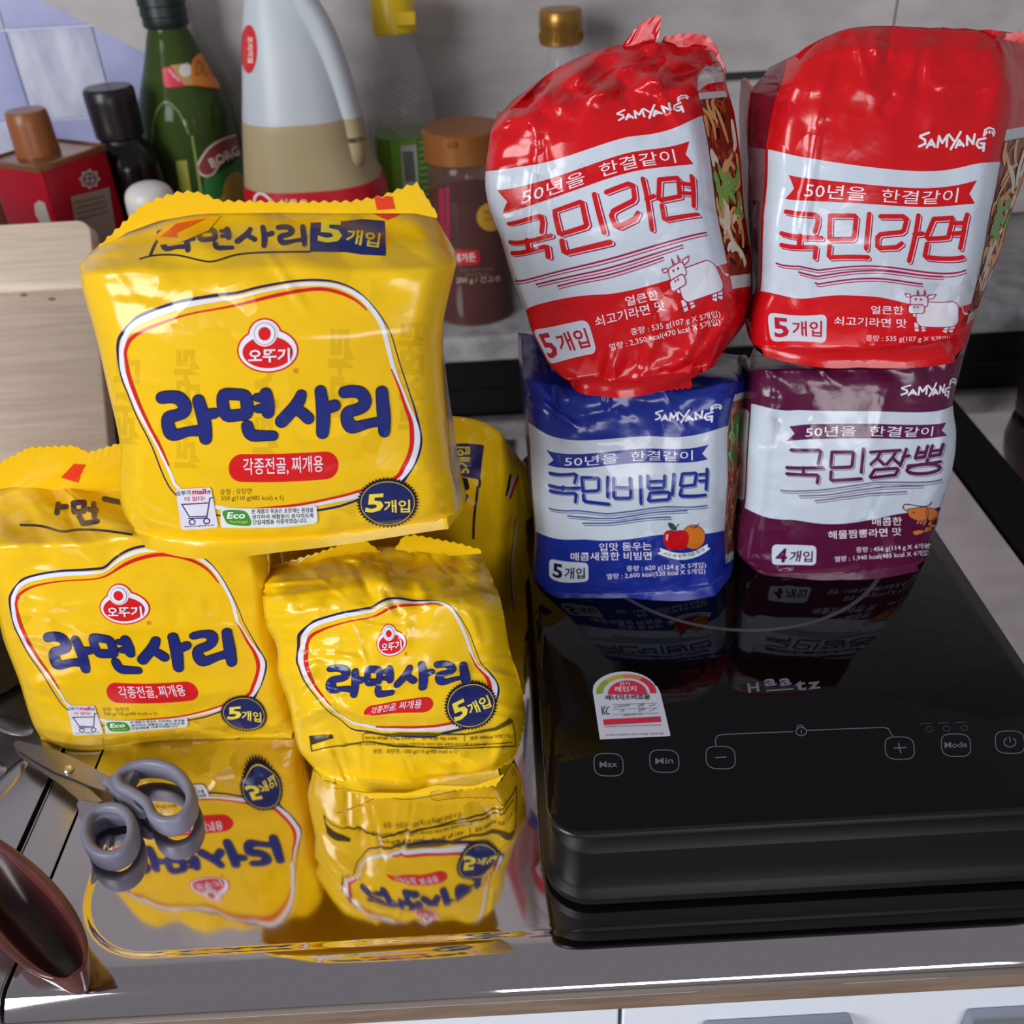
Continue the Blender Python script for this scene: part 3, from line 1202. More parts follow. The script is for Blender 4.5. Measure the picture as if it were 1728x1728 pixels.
t = thing('olive_oil_bottle', 'dark green glass olive oil bottle with a black-green screw cap', 'bottle', (X0, YG, ZL))
M_GREEN = mat('green_glass', (74, 96, 44), .12, trans=.3, ior=1.25, bump=(14, .1, .004), vary=((46, 62, 34), 9, (1, 1, .4)))
bm_obj('bottle_body', bm_lathe(X0, YG, soften(pr), 56, sq), M_GREEN, t)
c = lathe_px(330, 260, YG, [(44, 36), (40, 38), (26, 37), (24, 39), (8, 38), (6, 40), (-30, 38)])[1]
c.append((.001, c[-1][1]))
bm_obj('screw_cap', bm_lathe(X0, YG, c), mat('dark_green_cap', (20, 34, 32), .4), t)
S = lathe_sheet(X0, YG, [(r + .0006, z) for r, z in soften(pr)], -175, -5, 70, 70, sq)
arch = smooth_line([(258, 330), (256, 250), (262, 195), (280, 172), (302, 190), (318, 225)], 6)
put(S, t, 'moulded_arch', t_stroke(arch, 3), mat('green_glass_lit', (128, 150, 84), .1), 1)  # arch edge painted on as a lit line
arch = smooth_line([(360, 215), (358, 182), (364, 166), (378, 156), (392, 180)], 6)
put(S, t, 'moulded_arch', t_stroke(arch, 2.4), mat('green_glass_shade', (28, 44, 14), .1), 1)  # second arch painted on as a shaded line
put(S, t, 'red_tag', t_poly([(274, 116), (292, 110), (330, 116), (320, 144), (280, 148), (276, 140)]), ink((216, 52, 76)), 1)
put(S, t, 'tag_text', t_text('coupon', 282, 120, 300, 140, 6, .01), ink((240, 220, 220)), 2)
put(S, t, 'tag_picture', t_poly([(288, 110), (318, 106), (330, 120), (332, 144), (312, 144)]), ink((190, 150, 90)), 2)
put(S, t, 'tag_disc', t_disc(313, 119, 11), ink((214, 206, 206)), 3)
put(S, t, 'orange_tag', t_disc(346, 117, 24, 29, rot=-.25) + t_poly([(322, 130), (372, 132), (370, 150), (326, 144)]), ink((206, 122, 34)), 4)
put(S, t, 'orange_tag_text', t_text('DUO', 328, 128, 366, 130, 26, .02), ink((168, 84, 24)), 5)
band = smooth_line([(349, 282), (362, 262), (380, 250), (402, 243), (420, 242)], 6)
put(S, t, 'label_border', t_stroke(band, 34), ink((222, 208, 200)), 1)
put(S, t, 'maroon_label', t_stroke(band, 28), ink((132, 58, 54)), 2)
put(S, t, 'label_name', t_text('BORGES', 358, 284, 424, 252, 17, .01), ink((232, 218, 210)), 3)
put(S, t, 'label_ground', t_poly([(344, 300), (356, 296), (408, 262), (420, 264), (424, 360), (344, 360)]), ink((36, 108, 52)), 1)
put(S, t, 'olive_picture', t_disc(398, 324, 22, 34) + t_disc(384, 346, 16, 20), ink((176, 138, 66)), 2)
put(S, t, 'gold_strip', t_poly([(297, 272), (315, 270), (326, 345), (306, 345)]), ink((150, 150, 60)), 1)
put(S, t, 'edge_glint', t_poly([(322, 229), (326, 229), (345, 345), (340, 345)]), mat('green_glass_lit', (128, 150, 84), .1), 1)  # highlight down the glass edge, painted in lighter green

# black soy sauce bottle
YS = 1.14
X0, pr = lathe_px(222, 300, YS, [(520, 56), (300, 54), (262, 50), (246, 42), (238, 36)])
pr[0] = (pr[0][0], ZL)
t = thing('soy_sauce_bottle', 'black sauce bottle with a tall black cap beside the red tin', 'bottle', (X0, YS, ZL))
M_SOY = mat('black_bottle', (18, 14, 16), .18)
bm_obj('bottle_body', bm_lathe(X0, YS, soften(pr)), M_SOY, t)
c = lathe_px(222, 300, YS, [(240, 36), (232, 34), (228, 39), (170, 42), (152, 42), (146, 38)])[1]
c.append((.001, c[-1][1]))
bc = bm_obj('black_cap', bm_lathe(X0, YS, c), mat('black_cap', (28, 24, 30), .33), t)
p = at_y(162, 179, YS)
bm_obj('cap_hinge', bm_box(p[0] - .004, p[0] + .006, YS - .008, YS + .008, p[2] - .005, p[2] + .003, .001, 1), mat('black_cap', (28, 24, 30), .33), bc)

# white domed lid of a small bottle
YD = 1.02
X0, pr = lathe_px(254, 340, YD, [(420, 38), (366, 39)])
pr[0] = (pr[0][0], ZL)
t = thing('white_cap_bottle', 'small bottle with a rounded white cap in front of the soy bottle', 'bottle', (X0, YD, ZL))
bm_obj('bottle_body', bm_lathe(X0, YD, pr), mat('cream_bottle', (196, 190, 186), .4), t)
c = lathe_px(254, 340, YD, [(366, 40), (345, 40.5), (328, 39), (318, 34), (311, 24), (307, 10)])[1]
bm_obj('white_cap', bm_lathe(X0, YD, soften(c)), mat('white_cap', (222, 216, 214), .35), t)

# red sesame oil tin, turned on its corner
YT = 1.075
XT = float(at_y(91, 300, YT)[0])
zt = float(at_y(92, 256, YT)[2])
ang = math.radians(60)
hw, hd = .045, .041
cs = [(1, -1), (1, 1), (-1, 1), (-1, -1)]


def tin_ring(k, z, rr=.006):
    out = []
    for x, y in rrect(-hw * k, hw * k, -hd * k, hd * k, rr, 4):
        out.append((XT + x * math.cos(ang) - y * math.sin(ang), YT + x * math.sin(ang) + y * math.cos(ang), z))
    return out


t = thing('sesame_oil_tin', 'square red oil tin with a brown screw cap, standing on its corner to the viewer', 'tin', (XT, YT, ZL))
M_TIN = mat('red_tin', (172, 16, 38), .28, .25)
M_BRASS = mat('brass_tin', (150, 104, 70), .3, .6)
bm_obj('tin_body', bm_loft([tin_ring(1, ZL), tin_ring(1, zt - .004)]), M_TIN, t)
bm_obj('tin_top', bm_loft([tin_ring(1.03, zt - .005), tin_ring(1.04, zt), tin_ring(.97, zt + .001), tin_ring(.95, zt - .0015)]), M_BRASS, t)
CXp, CYp = at_y(58, 245, YT)[0], YT + .004
c = [(.0225, zt - .002), (.0222, zt + .004), (.0215, zt + .030), (.0205, zt + .040), (.019, zt + .042), (.0005, zt + .0422)]
bm_obj('brown_cap', bm_lathe(CXp, CYp, c), mat('brown_cap', (142, 84, 44), .35), t)


def tin_face(x0, x1, yl):
    G = []
    for z in np.linspace(ZL, zt - .005, 21):
        G.append([(XT + x * math.cos(ang) - y * math.sin(ang), YT + x * math.sin(ang) + y * math.cos(ang), z) for x, y in zip(np.linspace(x0, x1, 21), np.linspace(*yl, 21))])
    return Sheet(G)


S = tin_face(-hw + .006, hw - .006, (-hd - .0003, -hd - .0003))
ros = [(151 + (17 + 2.2 * math.cos(8 * a)) * math.cos(a) * .95, 302 + (17 + 2.2 * math.cos(8 * a)) * math.sin(a) * .9) for a in np.linspace(0, 2 * math.pi, 48, endpoint=False)]
put(S, t, 'rosette_emblem', t_poly(ros), ink((176, 160, 156)), 1)
put(S, t, 'emblem_ring', t_stroke([(151 + 10 * math.cos(a), 302 + 9.5 * math.sin(a)) for a in np.linspace(0, 6.28, 20)], 2.2) + t_stroke([(151, 294), (151, 310)], 2) + t_stroke([(143, 302), (159, 300)], 2), ink((70, 30, 36)), 2)
put(S, t, 'text_panel', t_poly([(119, 332), (184, 316), (200, 420), (134, 420)]), ink((150, 138, 124)), 1)
put(S, t, 'panel_text', [q for k in range(4) for q in t_text('원재료명 참깨 통참깨', 126 + k * 2, 345 + k * 9, 176 + k * 2, 333 + k * 9, 5)], ink((84, 68, 58)), 2)
S = tin_face(-hw - .0003, -hw - .0003, (hd - .006, -hd + .006))
put(S, t, 'gold_stroke', t_stroke([(62, 276), (70, 296), (79, 317)], [3, 5, 2]), ink((206, 150, 120)), 1)
put(S, t, 'pale_emblem', t_poly([(58, 345), (66, 338), (76, 342), (84, 356), (88, 380), (70, 380), (60, 362)]), ink((168, 156, 150)), 1)

# seasoning bottle at the frame's edge
YB = 1.165
X0, pr = lathe_px(-14, 330, YB, [(470, 40), (345, 42), (322, 36), (312, 26)])
pr[0] = (pr[0][0], ZL)
t = thing('seasoning_bottle', 'brown seasoning bottle with a white neck ring and orange cap, cut by the frame', 'bottle', (X0, YB, ZL))
bm_obj('bottle_body', bm_lathe(X0, YB, soften(pr)), mat('brown_bottle', (120, 70, 52), .3), t)
c = lathe_px(-14, 330, YB, [(316, 28), (312, 29), (300, 26), (296, 20)])[1]
bm_obj('white_ring', bm_lathe(X0, YB, c), mat('white_cap', (222, 216, 214), .35), t)
c = lathe_px(-14, 330, YB, [(298, 18), (276, 19), (252, 18), (248, 14)])[1]
bm_obj('orange_cap', bm_lathe(X0, YB, c), mat('orange_cap', (190, 96, 40), .35), t)

# cutting board leaning on the ledge
t = thing('cutting_board', 'pale wooden cutting board leaning upright behind the yellow packs', 'cutting board', (-.58, .80, 0))
M_BOARD = mat('pale_wood', (204, 184, 166), .5, vary=((190, 168, 150), 9, (1.2, 26, 26)), bump=(30, .15, .002))
M_BOARD2 = mat('pale_wood_band', (212, 194, 173), .45, vary=((200, 180, 160), 12, (1.2, 26, 26)))
A, Bv = np.array([.800, .012]), np.array([.931, .231])
dv = (Bv - A) / np.linalg.norm(Bv - A)
nrm = np.array([-dv[1], dv[0]])
LB = float(np.linalg.norm(Bv - A))


def board_ring(pts, off):
    return [(x, A[0] + dv[0] * h + nrm[0] * off, A[1] + dv[1] * h + nrm[1] * off) for x, h in pts]


XR = -.3835
out = rrect(-.80, XR, 0, LB, .012, 5)
inn = rrect(-.798, XR - .002, .002, LB - .002, .011, 5)
bm_obj('board', bm_loft([board_ring(inn, .0095), board_ring(out, .007), board_ring(out, -.0085), board_ring(inn, -.0105)]), M_BOARD, t, True, 50)
bnd = rrect(-.80, XR + .0005, LB - .062, LB + .001, .012, 5)
bni = rrect(-.799, XR - .001, LB - .060, LB - .0005, .011, 5)
bm_obj('end_band', bm_loft([board_ring(bni, .0115), board_ring(bnd, .0105), board_ring(bnd, .004)]), M_BOARD2, t, True, 50)
for px in ((87, 505), (40, 498), (60, 460)):
    r = rays(px)
    n3 = np.array([0, nrm[0], nrm[1]])
    o3 = np.array([0, A[0], A[1]]) + n3 * .0098
    q = CAM + r * (((o3 - CAM) @ n3) / (r @ n3))
    bm = bmesh.new()
    bmesh.ops.create_icosphere(bm, subdivisions=2, radius=.0022)
    for v in bm.verts:
        v.co = Vector((v.co.x * 1.6, v.co.y * .35, v.co.z * .8)) + Vector(q)
    bm_obj('knot', bm, mat('knot_brown', (120, 92, 76), .6), t)

# black pan and strip
p = at_z(-40, 1190, 0)
t = thing('black_pan', 'dark round pan mostly hidden behind the front yellow pack, cut by the frame', 'pan', (p[0] - .03, p[1] + .06, 0))
c = [(.060, .0005), (.072, .004), (.078, .05), (.080, .052), (.078, .0535), (.075, .05), (.070, .006), (.001, .005)]
bm_obj('pan_body', bm_lathe(p[0] - .03, p[1] + .06, c, 48), mat('black_pan', (22, 18, 20), .3), t)
tag(bm_obj('black_strip', bm_box(.4245, .4775, .36, .935, .0005, .0035, .0012, 1), mat('black_strip', (7, 6, 8), .6, spec=.2)), 'flat black strip lying along the steel beside the induction hob', 'strip')
X0 = float(at_y(1782, 680, .86)[0])
pr = [(.028, .0008), (.036, .006), (.038, .03), (.034, .05), (.026, .073), (.001, .059)]
tag(bm_obj('dark_jar', bm_lathe(X0, .86, pr), mat('dark_jar', (58, 38, 40), .3)), 'dark rounded jar on the steel worktop, cut by the frame', 'jar')


# ================================================================== INDUCTION HOB
HX0, HX1, HY0, HY1, HZ = .0105, .3215, .335, .735, .07
hob = thing('induction_hob', 'black glass-topped portable induction hob under the red, blue and purple packs', 'induction hob', ((HX0 + HX1) / 2, (HY0 + HY1) / 2, 0))
M_GLASS = mat('black_glass', (5, 5, 7), .035, spec=.4)
M_HOB = mat('hob_plastic', (10, 9, 11), .45, spec=.25)


def ring_at(inset, z, r):
    return [(x, y, z) for x, y in rrect(HX0 + inset, HX1 - inset, HY0 + inset, HY1 - inset, max(r - inset, .004), 8)]


bm_obj('base_shell', bm_loft([ring_at(.004, .0015, .024), ring_at(-.0025, .004, .024), ring_at(-.003, .010, .024), ring_at(.0, .0135, .024), ring_at(.0015, .016, .024), ring_at(.002, .046, .024), ring_at(.006, .052, .024), ring_at(.014, .056, .024), ring_at(.014, .0605, .024)]), M_HOB, hob, True, 30)
bm_obj('glass_rim', bm_loft([ring_at(.003, .0605, .02), ring_at(.0005, .0618, .02), ring_at(.0, .064, .02), ring_at(.001, .0652, .02)]), mat('hob_rim', (24, 26, 27), .3, .3), hob, True, 40)
bm_obj('glass_top', bm_loft([ring_at(.0012, .0652, .02), ring_at(.0, .0660, .02), ring_at(.0, .0690, .02), ring_at(.0012, HZ, .02)]), M_GLASS, hob, True, 40)
for x, y in ((HX0 + .03, HY0 + .03), (HX1 - .03, HY0 + .03), (HX0 + .03, HY1 - .03), (HX1 - .03, HY1 - .03)):
    bm_obj('foot', bm_lathe(x, y, [(.011, .0002), (.012, .002)], 16), M_HOB, hob)
gx, gy = np.linspace(HX0 + .001, HX1 - .001, 41), np.linspace(HY0 + .001, HY1 - .001, 51)
GT = Sheet(np.stack([*np.meshgrid(gx, gy), np.full((51, 41), HZ)], -1))


def gxy(x, y):
    return ((x - gx[0]) / (gx[-1] - gx[0]) * 40, (y - gy[0]) / (gy[-1] - gy[0]) * 50)


M_LINE = ink((112, 112, 118), .3)
M_FAINT = ink((70, 68, 74), .3)
cxr, cyr, rr = .166, .602, .115
GT.lay('cooking_ring', t_stroke([gxy(cxr + rr * math.cos(a), cyr + rr * math.sin(a)) for a in np.linspace(0, 2 * math.pi, 96, endpoint=False)], .36, True), M_FAINT, hob, 1)


def button(px, w=49, h=38):
    o = []
    for k in range(40):
        a = 2 * math.pi * k / 40
        c, s = math.cos(a), math.sin(a)
        o.append((px[0] + w / 2 * math.copysign(abs(c) ** .62, c) + 2 * s, px[1] + h / 2 * math.copysign(abs(s) ** .62, s)))
    return t_stroke(o, 1.5, True)


for px, nm in (((1027, 1291), 'Max'), ((1121, 1285), 'Min'), ((1216, 1279), '-'), ((1518, 1263), '+'), ((1613, 1258), 'Mode'), ((1704, 1253), 'O')):
    put(GT, hob, 'touch_key', button(px), M_LINE)
    x, y = px
    if nm in ('Max', 'Min', 'Mode'):
        w = 15 if nm != 'Mode' else 19
        tr = t_text(nm, x - w, y + 5, x + w, y + 3.5, 10, .012)
    elif nm == '-':
        tr = t_stroke([(x - 8, y), (x + 9, y - 1)], 2)
    elif nm == '+':
        tr = t_stroke([(x - 9, y), (x + 10, y - 1)], 2) + t_stroke([(x - 2, y - 8), (x + 2, y + 8)], 2)
    else:
        tr = t_stroke([(x + 10 * math.sin(a), y - 8 * math.cos(a)) for a in np.linspace(.6, 5.7, 20)], 1.8) + t_stroke([(x - 1, y - 9), (x + 1, y)], 1.8)
    put(GT, hob, 'key_symbol', tr, M_LINE)
put(GT, hob, 'slider_line', t_stroke([(1208, 1258), (1207, 1248), (1211, 1242), (1220, 1240), (1338, 1235)], 1.5) + t_stroke([(1363, 1233), (1490, 1228), (1499, 1230), (1503, 1238), (1507, 1244)], 1.5), M_LINE)
put(GT, hob, 'lock_symbol', t_stroke([(1352 + 9 * math.cos(a), 1235 + 7 * math.sin(a)) for a in np.linspace(0, 6.28, 18)], 1.6) + t_stroke([(1345, 1230), (1346, 1225), (1352, 1224), (1356, 1228)], 1.4) + t_stroke([(1352, 1233), (1352, 1238)], 1.6), M_LINE)
for k, x in enumerate((1568, 1597, 1627)):
    put(GT, hob, 'indicator', t_stroke([(x + 6 * math.cos(a), 1231 - k + 4.5 * math.sin(a)) for a in np.linspace(0, 6.28, 16)], 1.2) + t_stroke([(x - 15, 1222 - k), (x + 4, 1221 - k)], 1.4), M_FAINT)
lg = [t_text('H', 1263, 1170, 1282, 1167, 16, .03), t_text('a', 1290, 1160, 1311, 1157, 13, .03), t_text('a', 1316, 1159, 1336, 1156, 13, .03), t_stroke([(1294, 1166), (1338, 1163)], 2.6), t_text('t', 1343, 1167, 1361, 1165, 17, .03), t_text('z', 1364, 1164, 1385, 1162, 12, .03)]
put(GT, hob, 'maker_lettering', sum(lg, []), ink((104, 106, 114), .3))
# energy sticker
def st(x, y):
    return (880 + x / 4.114, 1000 + y / 4.114)


arch = [(545, 1022), (1030, 998), (1034, 990), (965, 700), (940, 650)] + [(715 + 225 * math.cos(a), 690 - 140 * math.sin(a)) for a in np.linspace(.3, 2.85, 16)] + [(495, 690), (500, 720)]
put(GT, hob, 'energy_sticker', t_poly([st(*p) for p in arch]), ink((206, 208, 222), .45), 1)
W = lambda a, r, k=.62: (727 + r * math.cos(a), 700 - r * k * math.sin(a))
for nm, a0, a1, c in (('gauge_green', 2.35, 3.2, (134, 166, 40)), ('gauge_yellow', 1.7, 2.35, (190, 170, 50)), ('gauge_orange', 1.0, 1.7, (206, 128, 60)), ('gauge_red', -.02, 1.0, (206, 40, 66))):
    A = np.linspace(a0, a1, 10)
    put(GT, hob, nm, t_poly([st(*W(a, 208)) for a in A] + [st(*W(a, 165)) for a in A[::-1]]), ink(c, .45), 2)
put(GT, hob, 'grade_dome', t_poly([st(735 + 137 * math.cos(a), 712 - 98 * math.sin(a)) for a in np.linspace(0, math.pi, 20)]), ink((206, 40, 66), .45), 2)
put(GT, hob, 'grade_text', t_text('전기', *st(682, 655), *st(752, 650), 6.5, .01) + t_text('레인지', *st(648, 695), *st(798, 690), 9, .02), ink((236, 214, 220), .45), 3)
put(GT, hob, 'sticker_heading', t_text('에너지소비효율', *st(582, 752), *st(892, 745), 9, .02), ink((50, 52, 64), .45), 2)
put(GT, hob, 'mark_outline', t_strokes([[(555, 795), (563, 853)], [(580, 792), (562, 822), (582, 850)], [(608, 798), (592, 806), (586, 826), (596, 848), (612, 846)]], 1.5, lambda p: st(*p)), ink((60, 60, 72), .45), 2)
tl = t_strokes([[(630, 782), (940, 772)], [(632, 815), (945, 805)], [(634, 850), (950, 840)]], .6, lambda p: st(*p))
for b, x0, x1, y, h in (('소비전력량', 640, 752, 806, 3.4), ('229', 810, 852, 802, 4.6), ('Wh/kg', 884, 930, 800, 3), ('CO2', 690, 712, 838, 3.4), ('329', 815, 858, 832, 4.6), ('g/시간', 890, 932, 830, 3), ('측정값 HR-1201', 705, 838, 864, 3.2), ('에너지비용은 정격 소비전력으로 계산되며 실제와 차이가 납니다', 575, 972, 940, 2.6), ('한국에너지공단에서 정한 소비효율 기준에 따름', 585, 985, 1000, 2.6)):
    tl += t_text(b, *st(x0, y), *st(x1, y - 12), h, .01)
put(GT, hob, 'sticker_text', tl, ink((90, 92, 108), .45), 2)
put(GT, hob, 'red_bar', t_poly([st(566, 885), st(963, 864), st(970, 902), st(572, 924)]), ink((206, 40, 66), .45), 2)

# ================================================================== SCISSORS
M_GREY = mat('grey_plastic', (124, 124, 142), .4)
M_BLADE = steel('blade_steel', (150, 142, 138), .34, (4, 1, 1), .01)
p0 = at_z(150, 1320, .01)
sc = thing('scissors', 'pair of scissors with grey plastic handles lying open on the steel', 'scissors', tuple(p0))


def zpts(px, z):
    zz = z if hasattr(z, '__len__') else [z] * len(px)
    return [Vector(at_z(x, y, k)) for (x, y), k in zip(px, zz)]


def plate(name, px, z, th, m, parent, bev=.0006):
    T = zpts(px, z)
    bm = bmesh.new()
    a = [bm.verts.new(p) for p in T]
    b = [bm.verts.new(p - Vector((0, 0, th))) for p in T]
    bm.faces.new(a)
    bm.faces.new(b[::-1])
    n = len(a)
    for i in range(n):
        bm.faces.new((a[(i + 1) % n], a[i], b[i], b[(i + 1) % n]))
    bmesh.ops.bevel(bm, geom=bm.edges[:], offset=bev, segments=1, affect='EDGES')
    return bm_obj(name, bm, m, parent, True, 30)


plate('blade', [(22, 1257), (24, 1249), (34, 1249), (95, 1266), (140, 1286), (190, 1312), (178, 1335), (150, 1325), (120, 1312), (92, 1302), (60, 1284), (30, 1266)], .0125, .0016, M_BLADE, sc)
plate('blade', [(23, 1262), (40, 1268), (92, 1302), (140, 1320), (176, 1352), (140, 1362), (128, 1345), (100, 1322), (60, 1294), (36, 1278)], .0102, .0016, M_BLADE, sc)
riv = at_z(116, 1300, .0125)
bm_obj('pivot_screw', bm_lathe(riv[0], riv[1], [(.0032, .0122), (.0034, .0138), (.0026, .0148), (.0004, .0151)], 18), mat('screw_steel', (206, 196, 160), .25, .9), sc)


def handle(name, loop, z, shank, w=.0075, tall=1.25):
    L = zpts(smooth_line(loop, 6, True), z)
    h = bm_obj(name, bm_tube(L, w * .44, 20, True, tall * 2.0, (0, 0, 1), .6), M_GREY, sc, True, 60)
    plate('handle_shank', shank, z + .004, .011, M_GREY, h, .0022)
    return h


handle('handle_loop', [(150, 1398), (160, 1380), (182, 1371), (206, 1373), (222, 1388), (226, 1412), (216, 1438), (192, 1452), (166, 1446), (150, 1424)], .011,
       [(126, 1352), (134, 1344), (178, 1358), (212, 1364), (218, 1374), (206, 1380), (172, 1374), (152, 1396), (142, 1402), (138, 1376)])
handle('handle_loop', [(204, 1316), (232, 1299), (266, 1297), (298, 1308), (320, 1334), (324, 1362), (310, 1386), (284, 1394), (262, 1384), (250, 1362), (228, 1346), (206, 1334)], .0125,
       [(168, 1314), (196, 1300), (226, 1293), (234, 1302), (212, 1318), (214, 1336), (232, 1350), (244, 1368), (226, 1366), (208, 1354), (190, 1332)])

# ================================================================== WOODEN SPOON
M_SPOON = mat('red_wood', (92, 44, 40), .3, vary=((70, 32, 30), 30, (1, 1, 1)), coat=.3)
ax = [(-200, 1290, 22), (-130, 1360, 27), (-72, 1420, 38), (-22, 1468, 51), (18, 1510, 58), (53, 1550, 59), (84, 1587, 54), (107, 1616, 43), (119, 1633, 30), (125, 1643, 16), (127, 1647, 3)]
axs = smooth_line(ax, 5)
cenl = [Vector(at_z(x, y, .027)) for x, y, w in axs]
wid = [w * float((np.array(c) - CAM) @ FW) / FPX for c, (x, y, w) in zip(cenl, axs)]
nr = 25
G = []
for i, c in enumerate(cenl):
    a, b = cenl[max(0, i - 1)], cenl[min(len(cenl) - 1, i + 1)]
    tn = (b - a).normalized()
    sd = Vector((tn.y, -tn.x, 0)).normalized()
    depth = .020 * min(1, max(0, (i - 12) / 7)) * (min(1, max(0, len(cenl) - 7 - i) / 14) ** .6)
    row = []
    for k in range(nr):
        q = -1 + 2 * k / (nr - 1)
        dz = -depth * (1 - min(1, abs(q) / .74) ** 3.2) if abs(q) < .74 else .0012 * (1 - ((abs(q) - .87) / .13) ** 2)
        row.append(c + sd * (q * wid[i]) + Vector((0, 0, dz)))
    G.append(row)
bm = bmesh.new()
U_ = [[bm.verts.new(p) for p in r] for r in G]
B_ = []
for i, r in enumerate(G):
    row = []
    for k, p in enumerate(r):
        q = -1 + 2 * k / (nr - 1)
        zb = .027 - .0255 * (1 - abs(q) ** 2.4) * (min(1, (len(G) - 1 - i) / 10) ** .5)
        row.append(bm.verts.new((p.x, p.y, min(zb, p.z - .001))))
    B_.append(row)
for g, fl_ in ((U_, False), (B_, True)):
    for i in range(len(g) - 1):
        for k in range(nr - 1):
            f = (g[i][k], g[i][k + 1], g[i + 1][k + 1], g[i + 1][k])
            bm.faces.new(f[::-1] if fl_ else f)
for k in (0, nr - 1):
    for i in range(len(G) - 1):
        bm.faces.new((U_[i][k], U_[i + 1][k], B_[i + 1][k], B_[i][k]))
for i in (0, len(G) - 1):
    for k in range(nr - 1):
        bm.faces.new((U_[i][k], U_[i][k + 1], B_[i][k + 1], B_[i][k]))
sp = tag(bm_obj('wooden_spoon', bm, M_SPOON, None, True, 50), 'dark reddish wooden spoon, its hollow bowl pointing at the worktop edge', 'spoon')
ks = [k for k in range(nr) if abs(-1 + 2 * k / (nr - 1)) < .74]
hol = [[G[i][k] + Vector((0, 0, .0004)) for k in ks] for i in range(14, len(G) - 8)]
mesh_obj('bowl_shade', [p for r in hol for p in r], [(i * len(ks) + k, i * len(ks) + k + 1, (i + 1) * len(ks) + k + 1, (i + 1) * len(ks) + k) for i in range(len(hol) - 1) for k in range(len(ks) - 1)], mat('hollow_shade', (54, 24, 24), .35), sp)  # shade inside the bowl painted as a darker brown layer


# ================================================================== YELLOW NOODLE PACKS
YEL, NAVY, RED, WHT, BLK = (232, 186, 20), (30, 36, 96), (206, 28, 32), (222, 222, 232), (34, 24, 40)
YDOM = (0.0, 1.12, -.1, 1.3)
GRP_Y = 'yellow noodle multipacks'


def depth(rows):
    """rows: (v, Y at the edge, Y in the middle)"""
    vv = [r[0] for r in rows]

    def f(U, V):
        e, m = np.interp(V, vv, [r[1] for r in rows]), np.interp(V, vv, [r[2] for r in rows])
        k = np.clip(1 - (2 * np.clip(U, 0, 1) - 1) ** 2, 0, 1)
        return e + (m - e) * k
    return f


# the top pack; its own picture is the drawing all four follow
M4 = [(0, 1.3, 192, 392), (.33, 1.3, 366, 350), (.66, 1.3, 560, 351), (1, 1.3, 730, 356),
      (0, 1.15, 148, 430), (.5, 1.15, 460, 402), (1, 1.15, 766, 418),
      (0, 1, 135, 462), (.5, 1, 455, 452), (1, 1, 770, 448),
      (0, .75, 160, 560), (.5, .75, 456, 570), (1, .75, 747, 555),
      (0, .5, 184, 665), (.5, .5, 464, 687), (1, .5, 751, 690),
      (0, .25, 204, 765), (.5, .25, 472, 800), (1, .25, 760, 790),
      (0, 0, 210, 868), (.5, 0, 480, 900), (1, 0, 768, 862),
      (0, -.1, 248, 927), (.25, -.1, 330, 943), (.5, -.1, 478, 931), (.75, -.1, 620, 913), (1, -.1, 752, 893)]
Y4 = Bag('noodle_pack', 'yellow noodle pack resting on top of the other yellow packs, its whole front in view', 'noodle pack', GRP_Y, M4,
         depth([(-.1, .458, .452), (0, .447, .437), (.25, .445, .432), (.75, .452, .438), (1, .462, .455), (1.15, .480, .478), (1.3, .506, .506)]),
         YDOM, YEL, .2, .60, 41, right=[(-.1, 4, 0, .05), (.1, 18, 0, .05), (.4, 14, 0, .06), (.6, 6, 0, .05), (.9, -4, 0, .03), (1.3, -4, 0, .01)],
         shrink=.2, yaw=-.05, n_cr=44, calm=(.14, .9, .05, .95), topdrop=.075, crum=(.0014, .0006, .00015), crinkle=.6)


def R5(x, y):
    return (100 + x / 4.32, 300 + y / 4.32)


def R7(x, y):
    return (150 + x / 4.32, 600 + y / 4.32)


TITLE = [  # blobby brush syllables, traced as centre lines (x, y, width) in the tracing frame of the front
    [(535, 305, 78), (600, 298, 80), (662, 312, 84), (700, 362, 84), (690, 408, 78), (640, 432, 74), (585, 450, 78), (578, 500, 80), (598, 560, 84), (640, 574, 72), (720, 552, 60), (800, 545, 70)],
    [(800, 325, 76), (822, 400, 80), (846, 500, 82), (852, 602, 78)], [(850, 430, 70), (915, 418, 66)],
    [(985, 285, 74), (1060, 280, 74), (1135, 292, 76), (1152, 350, 78), (1148, 418, 76), (1080, 432, 76), (1005, 432, 76), (978, 360, 74), (985, 285, 74)],
    [(1290, 276, 78), (1304, 350, 84), (1306, 410, 80)], [(1225, 302, 52), (1285, 312, 60)], [(1232, 386, 52), (1290, 380, 60)],
    [(1155, 512, 74), (1168, 556, 76), (1200, 580, 74), (1270, 582, 66), (1345, 582, 60)],
    [(1548, 284, 66), (1530, 330, 76), (1490, 385, 78), (1440, 440, 80), (1404, 478, 80)], [(1510, 385, 66), (1560, 420, 72), (1598, 455, 74)],
    [(1688, 256, 72), (1700, 340, 80), (1708, 450, 86), (1702, 560, 78)], [(1712, 392, 66), (1790, 362, 76)],
    [(1862, 266, 74), (1920, 258, 76), (1982, 272, 80), (2012, 322, 80), (1998, 366, 76), (1950, 392, 74), (1894, 408, 72), (1878, 446, 74), (1896, 500, 84), (1932, 520, 74), (2040, 492, 56), (2110, 480, 60)],
    [(2134, 262, 76), (2142, 360, 82), (2150, 450, 84), (2152, 552, 72)]]


